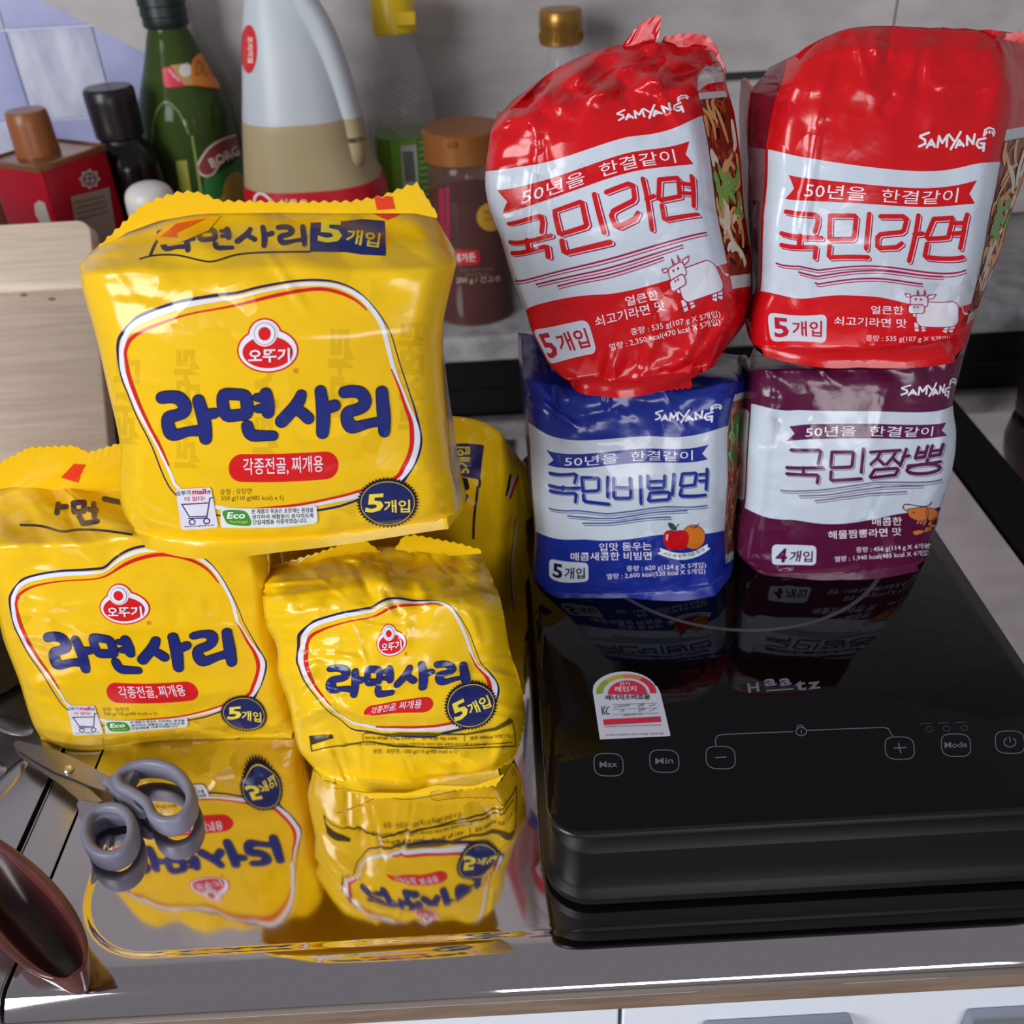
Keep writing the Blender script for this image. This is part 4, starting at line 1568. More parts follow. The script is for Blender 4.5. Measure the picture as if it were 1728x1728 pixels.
def title_tris(grow=0.0, f=R7, ks=1.0):
    out = []
    for s in TITLE:
        closed = s[0] == s[-1]
        q = smooth_line(s[:-1] if closed else s, 4, closed)
        if not closed:
            pass
        out += t_stroke([f(p[0], p[1]) for p in q], [(p[2] * 1.07 / 4.32 + grow) * ks for p in q], closed)
    return out


# drawing -> (u, v) once; every yellow pack uses the same (u, v) triangles
UVT = {}


def to_uv(bag, tris):
    g = bag.uv(np.array(tris, float).reshape(-1, 2)).reshape(-1, 3, 2)
    return [tuple(map(tuple, t)) for t in g]


NAV = [(199, 600), (200, 575), (208, 560), (222, 545), (240, 531), (300, 510), (360, 499), (400, 494), (440, 484), (500, 474), (545, 473), (580, 480), (610, 497), (640, 530), (660, 565), (672, 605), (690, 660), (700, 690), (708, 725), (710, 748), (704, 772), (690, 797), (668, 822), (600, 845), (560, 857), (480, 868), (400, 872), (335, 862), (296, 834), (277, 805), (255, 750), (232, 705), (216, 665), (206, 640)]
NW = [4, 5, 5.5, 5.5, 5.5, 5.5, 5.5, 5, 4.5, 4, 4, 3, 2.2, 2, 2, 2, 2.2, 3, 4.5, 5, 5, 5, 5, 4, 4, 4, 3, 2.5, 2.2, 2.2, 2.2, 2.2, 2.2, 2.6]
WH = [(206, 592, 8), (215, 562, 9), (238, 541, 10), (300, 518, 10.5), (360, 507, 7), (400, 502, 5), (440, 492, 5), (500, 481, 6), (545, 480, 6), (575, 485, 6), (610, 503, 7.5), (640, 540, 8), (652, 575, 7.5), (665, 625, 7), (686, 681, 8), (700, 715, 9), (704, 740, 10), (699, 768, 10), (686, 793, 11), (660, 815, 10), (600, 836, 9), (566, 843, 8), (500, 855, 8), (420, 861, 7), (345, 850, 6), (300, 822, 5), (289, 801, 5), (270, 760, 5.5), (252, 725, 6.5), (236, 697, 7), (226, 674, 7), (217, 651, 7), (208, 625, 8)]
RD = [(213, 605, 4), (212, 592, 5), (220, 573, 6), (239, 559, 5.5), (275, 544, 4), (320, 530, 3), (380, 519, 3.5), (420, 510, 5), (460, 500, 6), (500, 492, 6), (540, 488, 6), (572, 494, 5.5), (600, 507, 4), (618, 523, 2)]
RD2 = [(660, 623, 2), (672, 651, 3.5), (684, 686, 5.5), (693, 712, 7), (695, 739, 7.5), (692, 762, 7), (681, 787, 7), (664, 808, 6), (600, 830, 4), (561, 840, 4), (505, 851, 4), (430, 858, 3)]
RD3 = [(213, 605, 4), (218, 634, 6), (228, 664, 6), (240, 693, 5), (254, 722, 4.5), (271, 754, 4), (285, 785, 2)]


def ws(line, closed=False, n=4):
    q = smooth_line(line, n, closed)
    return t_stroke([p[:2] for p in q], [p[2] for p in q], closed)


def frame_art():
    nav = smooth_line([(*p, w) for p, w in zip(NAV, NW)], 4, True)
    return {'frame_outline': (ws(nav, True, 1), NAVY, 1), 'frame_band': (ws(WH, True), WHT, 2), 'frame_stripe': (ws(RD) + ws(RD2) + ws(RD3), RED, 3)}


def logo_art():
    c1, e1 = (447, 566), (452, 591)
    a = t_disc(*c1, 29, 29.5, 40) + t_disc(*e1, 52, 38, 48)
    b = t_disc(*c1, 26, 26.5, 40) + t_disc(*e1, 49, 35, 48)
    r = t_disc(e1[0], e1[1] + 3, 42.5, 27, 48)
    ring0 = t_disc(447, 563, 21, 21, 36)
    ring = t_disc(447, 563, 18, 18.4, 36)
    ring2 = t_disc(447, 563, 17, 17.4, 36)
    return {'emblem_edge': (a, RED, 1), 'emblem_ground': (b, WHT, 2), 'emblem_shield': (r, RED, 3), 'emblem_collar': (ring0, WHT, 4), 'emblem_ring': (ring, (110, 90, 110), 5),
            'emblem_roundel': (ring2, WHT, 6), 'emblem_dot': (t_disc(447, 563, 10.5, 11, 30), RED, 7), 'emblem_name': (t_text('오뚜기', 420, 611, 490, 609, 23, .025), WHT, 8),
            'registered_mark': (t_text('®', 495, 630, 504, 630, 9), RED, 1)}


def pill_art():
    p = rrect(386, 571, 764, 811, 22.5, 8)
    p = [(x, y + (478 - x) * .03) for x, y in p]
    return {'red_pill': (t_poly(p), RED, 1), 'pill_text': (t_text('각종전골', 411, 801, 483, 799, 28, .004) + t_text(',', 484, 801, 487, 801, 8) + t_text('찌개용', 493, 798, 546, 796, 28, .004), WHT, 2)}


def badge_art(cx, cy, rx, ry, rot=0):
    star = []
    for k in range(96):
        a = 2 * math.pi * k / 96
        q = 1.0 if k % 2 == 0 else .9
        x, y = rx * q * math.cos(a), ry * q * math.sin(a)
        star.append((cx + x * math.cos(rot) - y * math.sin(rot), cy + x * math.sin(rot) + y * math.cos(rot)))
    f = lambda x, y: (cx + (x * math.cos(rot) - y * math.sin(rot)) * rx / 53, cy + (x * math.sin(rot) + y * math.cos(rot)) * ry / 43)
    A, B = f(-38, 17), f(-8, 15)
    C, D = f(-6, 17), f(38, 16)
    return {'badge_star': (t_poly(star), BLK, 5), 'badge_disc': (t_disc(cx, cy, rx * .86, ry * .84, 48, rot), NAVY, 6),
            'badge_ring': (t_stroke([(cx + rx * .85 * math.cos(a) * math.cos(rot) - ry * .83 * math.sin(a) * math.sin(rot), cy + rx * .85 * math.cos(a) * math.sin(rot) + ry * .83 * math.sin(a) * math.cos(rot)) for a in np.linspace(0, 2 * math.pi, 60, endpoint=False)], 1.2, True), (206, 190, 90), 7),
            'badge_count': (t_text('5', *A, *B, ry * .72, .03, .18) + t_text('개입', *C, *D, ry * .5, .02), (236, 214, 60), 7)}


def sticker_art():
    d = {}
    d['cart_sticker'] = (t_poly([(298, 826), (301, 824), (354, 821), (357, 824), (369, 886), (366, 889), (310, 893), (307, 890)]), (214, 212, 226), 6)
    q = lambda x, y: (150 + x / 4.32, 600 + y / 4.32)
    cart = [[(905, 1030), (885, 1033), (862, 1178), (730, 1180)], [(868, 1068), (682, 1078), (738, 1168), (862, 1165)]]
    d['cart_drawing'] = (t_strokes(cart, 2.0, lambda p: q(*p)) + sum([t_stroke([(q(x, y)[0] + 5 * math.cos(a), q(x, y)[1] + 4.4 * math.sin(a)) for a in np.linspace(0, 6.28, 16)], 2) for x, y in ((757, 1207), (862, 1200))], []), (44, 46, 96), 7)
    d['sticker_words'] = (t_text('오뚜기', *q(642, 1018), *q(745, 1010), 8, .02) + t_text('www.ottogimall.co.kr', *q(700, 1250), *q(918, 1238), 4, .01) + t_text('엔', *q(862, 1003), *q(890, 1001), 6, .02), (44, 46, 96), 7)
    d['sticker_red_words'] = (t_text('mall', *q(757, 1007), *q(858, 1003), 9, .03) + t_text('더 있다!', *q(703, 1058), *q(848, 1052), 8, .02), (196, 30, 70), 7)
    d['eco_sticker'] = (t_poly([(373, 858), (376, 855), (529, 851), (534, 853), (536, 878), (532, 882), (377, 889), (373, 886)]), (220, 226, 226), 6)
    d['eco_leaf'] = (t_poly(smooth_line([q(980, 1128), q(1060, 1118), q(1150, 1135), q(1185, 1225), q(1100, 1232), q(1020, 1220), q(990, 1180)], 5, True)), (64, 142, 52), 7)
    d['eco_word'] = (t_text('Eco', *q(1010, 1182), *q(1140, 1180), 11, .02, .15), (240, 246, 240), 8)
    d['eco_subword'] = (t_text('Package', *q(1030, 1222), *q(1160, 1218), 6.5, .01, .1), (170, 206, 60), 8)
    d['eco_lines'] = (t_text('본 제품의 묶음은 포장재는 환경을', *q(1188, 1148), *q(1638, 1135), 8, .012) + t_text('생각하여 재활용이 용이하도록', *q(1190, 1188), *q(1640, 1176), 8, .012) + t_text('단일재질을 사용하였습니다.', *q(1198, 1226), *q(1592, 1212), 8, .012), (56, 60, 84), 7)
    d['type_text'] = (t_text('유형 : 유탕면', *q(958, 1016), *q(1188, 1008), 10) + t_text('550 g(110 g(485 kcal) x 5)', *q(966, 1066), *q(1420, 1062), 10), (96, 76, 20), 1)
    return d


def ghost_art():
    o = []
    for x0, y0, L, tr in ((716, 545, 180, '라면사리'), (598, 556, 150, '라면'), (236, 600, 150, '면사리'), (338, 590, 200, '라면사리'), (470, 620, 150, '사리')):
        V, T = text_tris(tr, .05)
        P = [(x0 - v[1] * 44, y0 + v[0] * L) for v in V]
        o.append([(P[a], P[b], P[c]) for a, b, c in T])
    return o


def strip_art(f, fold=True):
    """words of the top strip, drawn in the frame of the top pack"""
    def tf(x, y):
        a = (x - 490) / 1705
        b = (y - 215) / 430
        return f(262 + a * 258, 384 + b * 44 - a * 6)
    d = {}
    tt = []
    for s in TITLE:
        closed = s[0] == s[-1]
        q = smooth_line(s[:-1] if closed else s, 3, closed)
        tt += t_stroke([tf(p[0], p[1]) for p in q], [p[2] / 8.6 for p in q], closed)
    d['strip_title'] = (tt, (56, 46, 78), 2)
    d['strip_line'] = (t_stroke([f(*p) for p in smooth_line([(236, 437), (262, 431), (300, 431), (340, 440), (362, 441), (400, 430), (450, 426), (523, 425)], 4)], 3) + t_stroke([f(*p) for p in smooth_line([(254, 430), (264, 408), (272, 405)], 4)], 5), BLK, 1)
    d['strip_block'] = (t_poly([f(*p) for p in smooth_line([(524, 376), (575, 374), (610, 370), (649, 373), (650, 404), (651, 432), (610, 430), (585, 426), (523, 425), (523, 400)], 1, True)]), NAVY, 1)
    d['strip_count'] = (t_text('5', *f(536, 409), *f(577, 411), 38, .03) + t_text('개입', *f(583, 411), *f(639, 419), 25, .02), (222, 196, 40), 2)
    return d


def arrow_art(pts, words=None):
    d = {'red_arrow': (t_poly(pts), (216, 60, 30), 2)}
    if words:
        d['arrow_text'] = (words, (240, 190, 160), 3)
    return d


def draw(bag, art, shared=True):
    for nm, (tris, rgb, lev) in art.items():
        if shared:
            if nm not in UVT:
                UVT[nm] = to_uv(Y4, tris)
            bag.put_uv(nm, UVT[nm], rgb, lev)
        else:
            bag.put_px(nm, tris, rgb, lev)


def title_art():
    return {'title_outline': (title_tris(2.6), (26, 22, 40), 4), 'title_lettering': (title_tris(), (34, 42, 112), 5)}


FRONT = {}
for a in (frame_art(), logo_art(), pill_art(), title_art()):
    FRONT.update(a)
BADGE, STICK = badge_art(654, 847, 53, 43), sticker_art()
for tr in ghost_art():
    Y4.put_px('show_through', tr, (214, 172, 18), .5)
draw(Y4, FRONT)
draw(Y4, BADGE)
draw(Y4, STICK)
draw(Y4, strip_art(lambda x, y: (x, y)), False)
draw(Y4, arrow_art([(635, 352), (664, 350), (666, 361), (677, 361), (653, 372), (630, 361), (638, 360)]), False)
S, o = Y4.seal([(166, 424), (215, 392), (270, 372), (330, 362), (366, 360), (470, 359), (560, 360), (640, 360), (700, 360), (738, 368)],
               [(162, 420), (200, 384), (238, 347), (268, 334), (298, 325), (322, 323), (344, 327), (370, 339), (490, 341), (590, 340), (642, 332), (690, 313), (704, 309), (718, 330), (738, 362)], .4985, 72)
o2 = S.lay('red_arrow', S.tris_px(t_poly([(631, 334), (662, 331), (666, 352), (636, 354)])), film((216, 60, 30), .2, .6), o, 1, .0004)
fold = Y4.put_px('folded_flap', t_poly([(262, 400), (290, 372), (340, 362), (372, 366), (352, 390), (300, 412), (272, 414)]), (236, 176, 16), 3)
draw(Y4, {'red_arrow': (t_poly([(271, 401), (297, 379), (349, 370), (312, 388), (299, 394), (300, 402)]), (222, 70, 24), 4)}, False)
Y4.put_px('side_panel', t_poly([(749, 600), (760, 640), (768, 700), (774, 760), (776, 830), (772, 868), (766, 862), (763, 800), (757, 720), (752, 660)]), (206, 196, 190), 1, 'pale grey side panel')


def pairs(bag4, lst):
    uv = bag4.uv([p[:2] for p in lst])
    return [(float(a), float(b), p[2], p[3]) for (a, b), p in zip(uv, lst)]


# front pack beside the scissors
M1 = pairs(Y4, [(199, 589, 17, 1018), (239, 531, 43, 975), (394, 497, 174, 960), (600, 492, 344, 943), (661, 566, 405, 1033), (709, 748, 448, 1120), (265, 668, 74, 1073), (347, 748, 145, 1134), (644, 653, 383, 1060), (649, 737, 393, 1124), (445, 537, 197, 985), (452, 629, 210, 1054), (386, 790, 180, 1169), (571, 786, 334, 1166), (296, 826, 112, 1191), (369, 889, 175, 1237), (654, 847, 413, 1201), (535, 857, 317, 1213)])
M1 += [(0, .02, 56, 1222), (0, .25, 34, 1154), (0, .5, 6, 1080), (0, .75, -16, 1008), (0, 1, -38, 925), (0, 1.3, -30, 826), (.55, 1.0, 205, 905), (1, 1, 446, 925), (.3, 1.3, 75, 812), (.6, 1.3, 150, 822), (1, 1.3, 400, 822),
       (1, .75, 455, 1010), (1, .5, 468, 1090), (1, .25, 484, 1165), (1, .02, 499, 1226), (0, -.1, 70, 1248), (.22, -.1, 126, 1267), (.5, -.1, 262, 1251), (.75, -.1, 380, 1247), (1, -.1, 494, 1246)]
Y1 = Bag('noodle_pack', 'yellow noodle pack standing on the steel beside the scissors', 'noodle pack', GRP_Y, M1,
         depth([(-.1, .486, .482), (0, .472, .467), (.25, .467, .460), (.6, .466, .459), (1, .474, .468), (1.15, .505, .505), (1.3, .535, .535)]),
         YDOM, YEL, .0006, .565, 17, yaw=-.08, n_cr=64, amp=.0013, calm=(.2, .85, .05, .6), topdrop=.075, crum=(.0022, .0006, .00055))
draw(Y1, FRONT)
draw(Y1, BADGE)
draw(Y1, STICK)
draw(Y1, {'strip_title_low': (t_strokes([[(98, 851), (96, 866)], [(104, 856), (112, 855)], [(124, 849), (142, 848), (141, 863), (125, 864), (124, 849)], [(150, 860), (162, 861)], [(158, 850), (159, 872)], [(134, 872), (140, 884), (164, 880)], [(176, 842), (204, 848)]], 9), (52, 40, 62), 2),
          'strip_line_low': (t_stroke(smooth_line([(35, 886), (70, 888), (105, 897), (130, 894), (170, 895), (222, 902)], 4), 4), BLK, 1)}, False)
S, o = Y1.seal([(-30, 832), (20, 822), (67, 824), (121, 842), (180, 846), (240, 842)], [(-20, 792), (10, 775), (50, 755), (124, 752), (150, 764), (203, 748), (250, 752)], .529, 44)
S.lay('red_arrow', S.tris_px(t_poly([(103, 805), (118, 790), (125, 782), (145, 784), (136, 800), (132, 814), (118, 810)])), film((216, 60, 30), .2, .6), o, 1, .0004)
S.lay('red_band', S.tris_px(t_poly([(52, 826), (70, 828), (96, 834), (122, 840), (118, 850), (98, 850), (60, 838)])), film((206, 50, 26), .2, .6), o, 1, .0004)

# crumpled pack in the middle front
M2 = pairs(Y4, [(199, 589, 505, 1085), (239, 531, 537, 1045), (394, 497, 627, 1027), (545, 473, 699, 1014), (640, 535, 763, 1027), (661, 566, 789, 1062), (690, 660, 812, 1120), (265, 668, 554, 1126), (347, 748, 596, 1176), (644, 653, 782, 1118), (649, 737, 787, 1155), (445, 537, 654, 1053), (452, 629, 659, 1108), (386, 790, 614, 1203), (571, 786, 731, 1189), (296, 840, 572, 1216), (400, 872, 622, 1234), (500, 862, 672, 1236)])
M2 += [(0, .05, 506, 1268), (0, .25, 490, 1200), (0, .5, 468, 1130), (0, .75, 452, 1062), (0, 1, 443, 1005), (0, 1.3, 437, 958), (.4, 1.3, 600, 928), (.65, 1.3, 690, 922), (1, 1.3, 812, 930), (.5, 1, 645, 985), (1, 1, 842, 1003), (1, .75, 854, 1060), (1, .5, 872, 1130), (1, .25, 886, 1200), (1, .03, 872, 1272),
       (0, -.1, 545, 1316), (.25, -.1, 600, 1336), (.5, -.1, 680, 1348), (.75, -.1, 775, 1332), (1, -.1, 846, 1318), (.5, .0, 682, 1290)]
Y2 = Bag('noodle_pack', 'crumpled yellow noodle pack in front by the hob, a black table below its title', 'noodle pack', GRP_Y, M2,
         depth([(-.1, .440, .436), (0, .437, .430), (.2, .432, .419), (.5, .438, .421), (.85, .448, .436), (1, .456, .449), (1.3, .498, .498)]),
         YDOM, (236, 192, 18), .0006, .548, 23, shrink=.2, yaw=-.1, n_cr=110, amp=.0021, calm=(.2, .85, .08, .7), sway=.0016, topdrop=.075, crinkle=1.1, crum=(.0036, .0022, .0007))
draw(Y2, FRONT)
draw(Y2, badge_art(794, 1189, 46, 42, -.35), False)
q6 = lambda x, y: (430 + x / 3.456, 900 + y / 3.456)
tb = [q6(318, 1180), q6(450, 1172), q6(460, 1192), q6(330, 1232)]
tb2 = [q6(640, 1160), q6(1000, 1160), q6(1230, 1165), q6(1400, 1130), q6(1490, 1075), q6(1498, 1105), q6(1410, 1146), q6(1235, 1174), q6(1000, 1169), q6(640, 1169)]
draw(Y2, {'table_bar': (t_poly(tb), (52, 44, 22), 4), 'table_head': (t_poly(tb2), (96, 78, 26), 4),
          'table_frame': (t_stroke([q6(326, 1190), q6(334, 1268), q6(520, 1238), q6(900, 1238), q6(1250, 1250), q6(1518, 1240), q6(1498, 1090)], 1.6) + t_stroke([q6(640, 1215), q6(1500, 1218)], 1) + t_stroke([q6(632, 1165), q6(632, 1206)], 1) + t_stroke([q6(926, 1165), q6(926, 1206)], 1) + t_stroke([q6(1222, 1168), q6(1222, 1210)], 1), (60, 50, 20), 4),
          'table_words': (t_text('영양정보', *q6(334, 1222), *q6(446, 1190), 6, .02) + t_text('탄수화물 75g 23%', *q6(645, 1203), *q6(915, 1203), 6, .01) + t_text('단백질 9g 16%', *q6(975, 1203), *q6(1180, 1205), 6, .01) + t_text('열량 485kcal 지방 17g', *q6(1255, 1206), *q6(1490, 1190), 7, .01)
                          + t_text('1일 영양성분 기준치에 대한 비율은 2,000kcal 기준이므로 개인의 필요 열량에 따라 다를 수 있습니다', *q6(520, 1234), *q6(1350, 1236), 4.5, .01) + t_text('유형 : 유탕면 / 550 g(110 g(485 kcal) x 5)', *q6(690, 1285), *q6(1180, 1285), 9), (84, 70, 20), 5)}, False)
S, o = Y2.seal([(440, 962), (520, 952), (575, 940), (610, 934), (660, 948), (700, 930), (760, 938), (812, 934)], [(474, 952), (540, 932), (609, 908), (630, 922), (656, 943), (680, 906), (700, 903), (778, 918), (812, 928)], .4915, 56)
S, o = Y2.seal([(560, 1330), (620, 1338), (690, 1338), (735, 1325), (800, 1326), (850, 1308)], [(588, 1335), (645, 1352), (719, 1346), (732, 1333), (780, 1333), (836, 1326)], .421, 40, .001)
o.location.z += .0

# the pack behind, its end towards the viewer and its front turned to the hob
M3 = [(0, 0, 500, 1150), (0, .5, 470, 930), (0, 1, 490, 720), (.5, 1, 705, 702), (.8, 1, 815, 712), (1, 1, 862, 752), (.85, 1.0, 835, 722), (1, .9, 868, 800), (1, .75, 864, 880), (1, .6, 858, 945), (1, .4, 868, 1030), (1, .2, 882, 1090), (1, 0, 884, 1170), (.5, .5, 700, 940), (.5, 0, 730, 1160), (.5, .8, 705, 800)]
Y3 = Bag('noodle_pack', 'yellow noodle pack standing behind the crumpled one, turned end-on with its front facing the hob', 'noodle pack', GRP_Y, M3,
         lambda U, V: .575 + .02 * V + .012 * (2 * np.clip(U, 0, 1) - 1) ** 2, (0, 1.3, 0, 1), (232, 186, 16), .0006, .70, 29,
         right=[(0, 2, 0, .02), (.15, 6, -5, .025), (.3, 18, -10, .02), (.45, 30, -18, .022), (.6, 40, -28, .022), (.8, 32, -20, .022), (.9, 22, -6, .02), (1, 10, 14, .02)], res=(70, 70), n_cr=50, amp=.0015, topdrop=.03, crum=(.002, .001, .0008))
q8 = lambda x, y: (780 + x / 3.843, 700 + y / 3.843)
draw(Y3, {'end_block': (t_poly([q8(-120, 195), q8(142, 198), q8(128, 300), q8(116, 425), q8(104, 420), q8(-120, 395)]), (44, 36, 88), 1)}, False)
V, T = text_tris('5개입', .03)
P = [q8(-30 + (1 - v[1]) * -1 * -90 - 8, 380 - v[0] * 175) for v in V]
Y3.put_px('end_count', [(P[a], P[b], P[c]) for a, b, c in T], (206, 178, 50), 2)
draw(Y3, {'end_line': (t_stroke([q8(*p) for p in ((114, 425), (112, 460), (100, 470), (92, 550), (84, 600), (76, 680), (72, 800))], 4.5), BLK, 1),
          'end_title': (t_stroke([q8(-20, 420), q8(20, 425), q8(30, 470), q8(0, 480)], 9) + t_stroke([q8(0, 520), q8(24, 530), q8(4, 560)], 9), BLK, 1),
          'side_outline': (ws([(*q8(*p), w) for *p, w in ((312, 390, 4), (290, 520, 5))]) + ws([(*q8(*p), w) for *p, w in ((345, 680, 2), (325, 860, 2), (312, 980, 2), (322, 1180, 2), (348, 1360, 2), (372, 1430, 3))]), BLK, 1),
          'side_band': (ws([(*q8(*p), w) for *p, w in ((346, 390, 7), (300, 528, 5))]) + ws([(*q8(*p), w) for *p, w in ((351, 690, 3), (332, 860, 3), (320, 980, 3), (331, 1180, 3), (357, 1360, 3))]), (214, 196, 190), 2),
          'side_stripe': (ws([(*q8(*p), w) for *p, w in ((358, 400, 4), (306, 540, 4))]) + ws([(*q8(*p), w) for *p, w in ((340, 1200, 1.5), (366, 1400, 3))]), RED, 3),
          'side_emblem': (t_disc(*q8(440, 850), 7, 17), (186, 84, 96), 1),
          'side_title': (ws([(*q8(*p), w) for *p, w in ((412, 1225, 3), (400, 1300, 8), (412, 1350, 6))]) + ws([(*q8(*p), w) for *p, w in ((436, 1245, 5), (428, 1330, 6), (436, 1380, 5), (420, 1440, 8), (372, 1500, 3))]), BLK, 2)}, False)

# ================================================================== RED, BLUE AND PURPLE NOODLE PACKS
SDOM = (-.15, 1.22, -.08, 1.3)
CRED, CBLU, CPUR = (200, 16, 24), (26, 44, 140), (84, 20, 56)
PANEL = (198, 208, 221)
q3 = lambda x, y: (850 + x / 4.0186, 600 + y / 4.0186)      # tracing frames
q4 = lambda x, y: (1228 + x / 3.456, y / 3.456)
q4c = lambda x, y: (1228 + x / 3.456, 200 + y / 3.456)
q4b = lambda x, y: (1228 + x / 3.456, 550 + y / 3.456)

MB = [(0, .757, 891, 712), (.15, .757, 942, 739), (.62, .757, 1099, 736), (1, .757, 1229, 718), (0, .28, 903, 896), (.26, .28, 987, 910), (.67, .28, 1116, 902), (1, .28, 1223, 895),
      (.09, .70, 922, 759), (.09, .637, 924, 784), (.905, .70, 1196, 750), (.905, .637, 1194, 775), (.107, .595, 927, 798), (.107, .455, 928, 846), (.905, .595, 1196, 790), (.905, .455, 1195, 840),
      (.084, .184, 927, 942), (.29, .184, 993, 950), (.29, .075, 993, 981), (.084, .075, 927, 975), (0, .02, 900, 975), (.15, 0, 945, 1001), (.5, 0, 1060, 1000), (1, .02, 1222, 980),
      (0, -.08, 918, 996), (.2, -.08, 960, 1009), (.5, -.08, 1060, 1009), (.8, -.08, 1150, 1014), (1, -.08, 1208, 1005), (0, 1, 884, 640), (.5, 1, 1060, 655), (1, 1, 1247, 645), (0, 1.3, 880, 562), (.5, 1.3, 1060, 570), (1, 1.3, 1254, 600),
      (0, .5, 897, 810), (1, .5, 1228, 810), (.77, .86, 1150, 703)]
B1 = Bag('noodle_pack', 'blue and white noodle pack standing on the hob under the tilted red pack', 'noodle pack', 'stacked noodle multipacks on the hob', MB,
         depth([(-.08, .545, .540), (0, .541, .531), (.5, .546, .532), (1, .562, .556), (1.3, .634, .634)]), SDOM, CBLU, HZ + .0004, .66, 5,
         left=[(-.08, 6, 0, .04), (.3, -2, 0, .04), (.7, -6, 0, .04), (1.3, -6, 0, .04)], right=[(-.08, 4, -6, .02), (0, 10, -8, .025), (.28, 18, -8, .028), (.5, 20, -8, .028), (.757, 26, -8, .028), (1, 16, -6, .025), (1.3, 2, 0, .02)],
         n_cr=48, amp=.0015, calm=(.1, .92, .1, .8), topdrop=.04, edge_r=.009, topcr=10, crum=(.003, .0014, .0003),
         extra=[(.15, .86, 1, -.5, .15, .03, .0024), (.35, .88, 1, .3, .14, .03, -.002), (.3, .75, 1, -.1, .2, .04, .0015)])
M5 = [(0, .757, 819, 289), (.145, .757, 872, 282), (.66, .757, 1060, 231), (1, .757, 1185, 195), (0, .28, 887, 528), (.42, .28, 1027, 496), (1, .28, 1227, 444),
      (.09, .70, 839, 321), (.09, .637, 848, 362), (.905, .70, 1163, 238), (.905, .637, 1170, 277), (.107, .595, 856, 379), (.107, .455, 866, 444), (.905, .595, 1173, 298), (.905, .455, 1182, 367),
      (.084, .184, 899, 557), (.29, .184, 991, 539), (.29, .075, 1007, 596), (.084, .075, 928, 614), (0, .02, 928, 616), (.5, 0, 1050, 636), (1, .02, 1240, 552), (0, -.08, 962, 648), (.42, -.08, 1030, 671), (.75, -.08, 1140, 652), (1, -.08, 1206, 618),
      (0, .5, 846, 405), (0, .12, 914, 588), (0, 1, 830, 215), (.5, 1, 985, 165), (1, 1, 1178, 128), (.77, .86, 1093, 190), (0, 1.3, 862, 170), (.3, 1.3, 945, 112), (.6, 1.3, 1050, 74), (.8, 1.3, 1125, 72), (1, 1.3, 1196, 78), (1, .5, 1207, 345), (1, .15, 1240, 505)]
R1 = Bag('noodle_pack', 'red and white noodle pack tilted sideways on top of the blue one', 'noodle pack', 'stacked noodle multipacks on the hob', M5,
         depth([(-.08, .556, .550), (0, .552, .542), (.5, .562, .546), (1, .586, .573), (1.3, .622, .618)]), SDOM, CRED, .236, .69, 9,
         left=[(-.08, 8, -4, .05), (.3, 3, 0, .05), (.757, 2, 0, .05), (1.3, 6, 0, .03)], right=[(-.08, 8, -16, .03), (0, 16, -8, .035), (.28, 42, -4, .035), (.5, 48, -2, .035), (.757, 54, -6, .035), (1, 46, -2, .03), (1.3, 22, 20, .02)],
         n_cr=56, amp=.0016, calm=(.1, .92, .25, .75), topdrop=.06, edge_r=.009, topcr=20, crum=(.0056, .0034, .0003),
         extra=[(.22, .66, .1, 1, .3, .03, .0018), (.3, .72, -.2, 1, .2, .02, -.0012), (.5, -.02, 1, .1, .3, .03, .003), (.3, .02, .6, .8, .1, .025, -.002), (.6, .03, .4, .9, .1, .03, .0024), (.85, .04, .7, .7, .12, .03, -.002)])
M6 = [(0, .757, 1296, 252), (.2, .757, 1373, 268), (1, .757, 1688, 273), (0, .28, 1283, 491), (.19, .28, 1350, 504), (.58, .28, 1488, 502), (1, .28, 1639, 512), (.09, .70, 1331, 295), (.09, .637, 1325, 336), (.905, .70, 1648, 304), (.905, .637, 1645, 344),
      (.107, .595, 1322, 358), (.107, .455, 1316, 430), (.905, .595, 1637, 360), (.905, .455, 1628, 440), (.084, .184, 1296, 527), (.29, .184, 1395, 530), (.29, .075, 1394, 579), (.084, .075, 1302, 577), (.77, .86, 1606, 238),
      (0, .12, 1268, 562), (0, 0, 1276, 590), (.5, 0, 1450, 606), (1, .05, 1622, 590), (0, -.08, 1288, 600), (.5, -.08, 1450, 620), (1, -.08, 1610, 612), (0, 1, 1313, 165), (.5, 1, 1500, 165), (1, 1, 1706, 160), (0, 1.3, 1342, 92), (.2, 1.3, 1412, 54), (.6, 1.3, 1550, 46), (1, 1.3, 1690, 52), (1, .5, 1664, 395), (0, .5, 1288, 390)]
R2 = Bag('noodle_pack', 'upright red and white noodle pack on top of the purple one', 'noodle pack', 'stacked noodle multipacks on the hob', M6,
         depth([(-.08, .568, .562), (0, .562, .552), (.5, .570, .556), (1, .588, .578), (1.2, .598, .590), (1.3, .612, .606)]), SDOM, CRED, .243, .70, 13,
         left=[(-.08, 4, -6, .03), (0, -4, -8, .03), (.28, -14, -6, .035), (.757, -34, -4, .035), (1, -46, -10, .035), (1.3, -44, 22, .03)], right=[(-.08, 2, -10, .05), (.28, 18, -12, .06), (.455, 34, -14, .06), (.757, 50, -10, .06), (1, 44, -8, .05), (1.3, 36, 6, .03)], yaw=.1,
         n_cr=40, amp=.0013, calm=(.1, .92, .1, .8), topdrop=.06, edge_r=.009, topcr=10, crum=(.0016, .0012, .00022),
         extra=[(.2, .85, .02, 1, .45, .035, .002), (.22, .45, -.05, 1, .3, .03, .0014), (.62, 1.12, .1, 1, .12, .035, -.0025)])
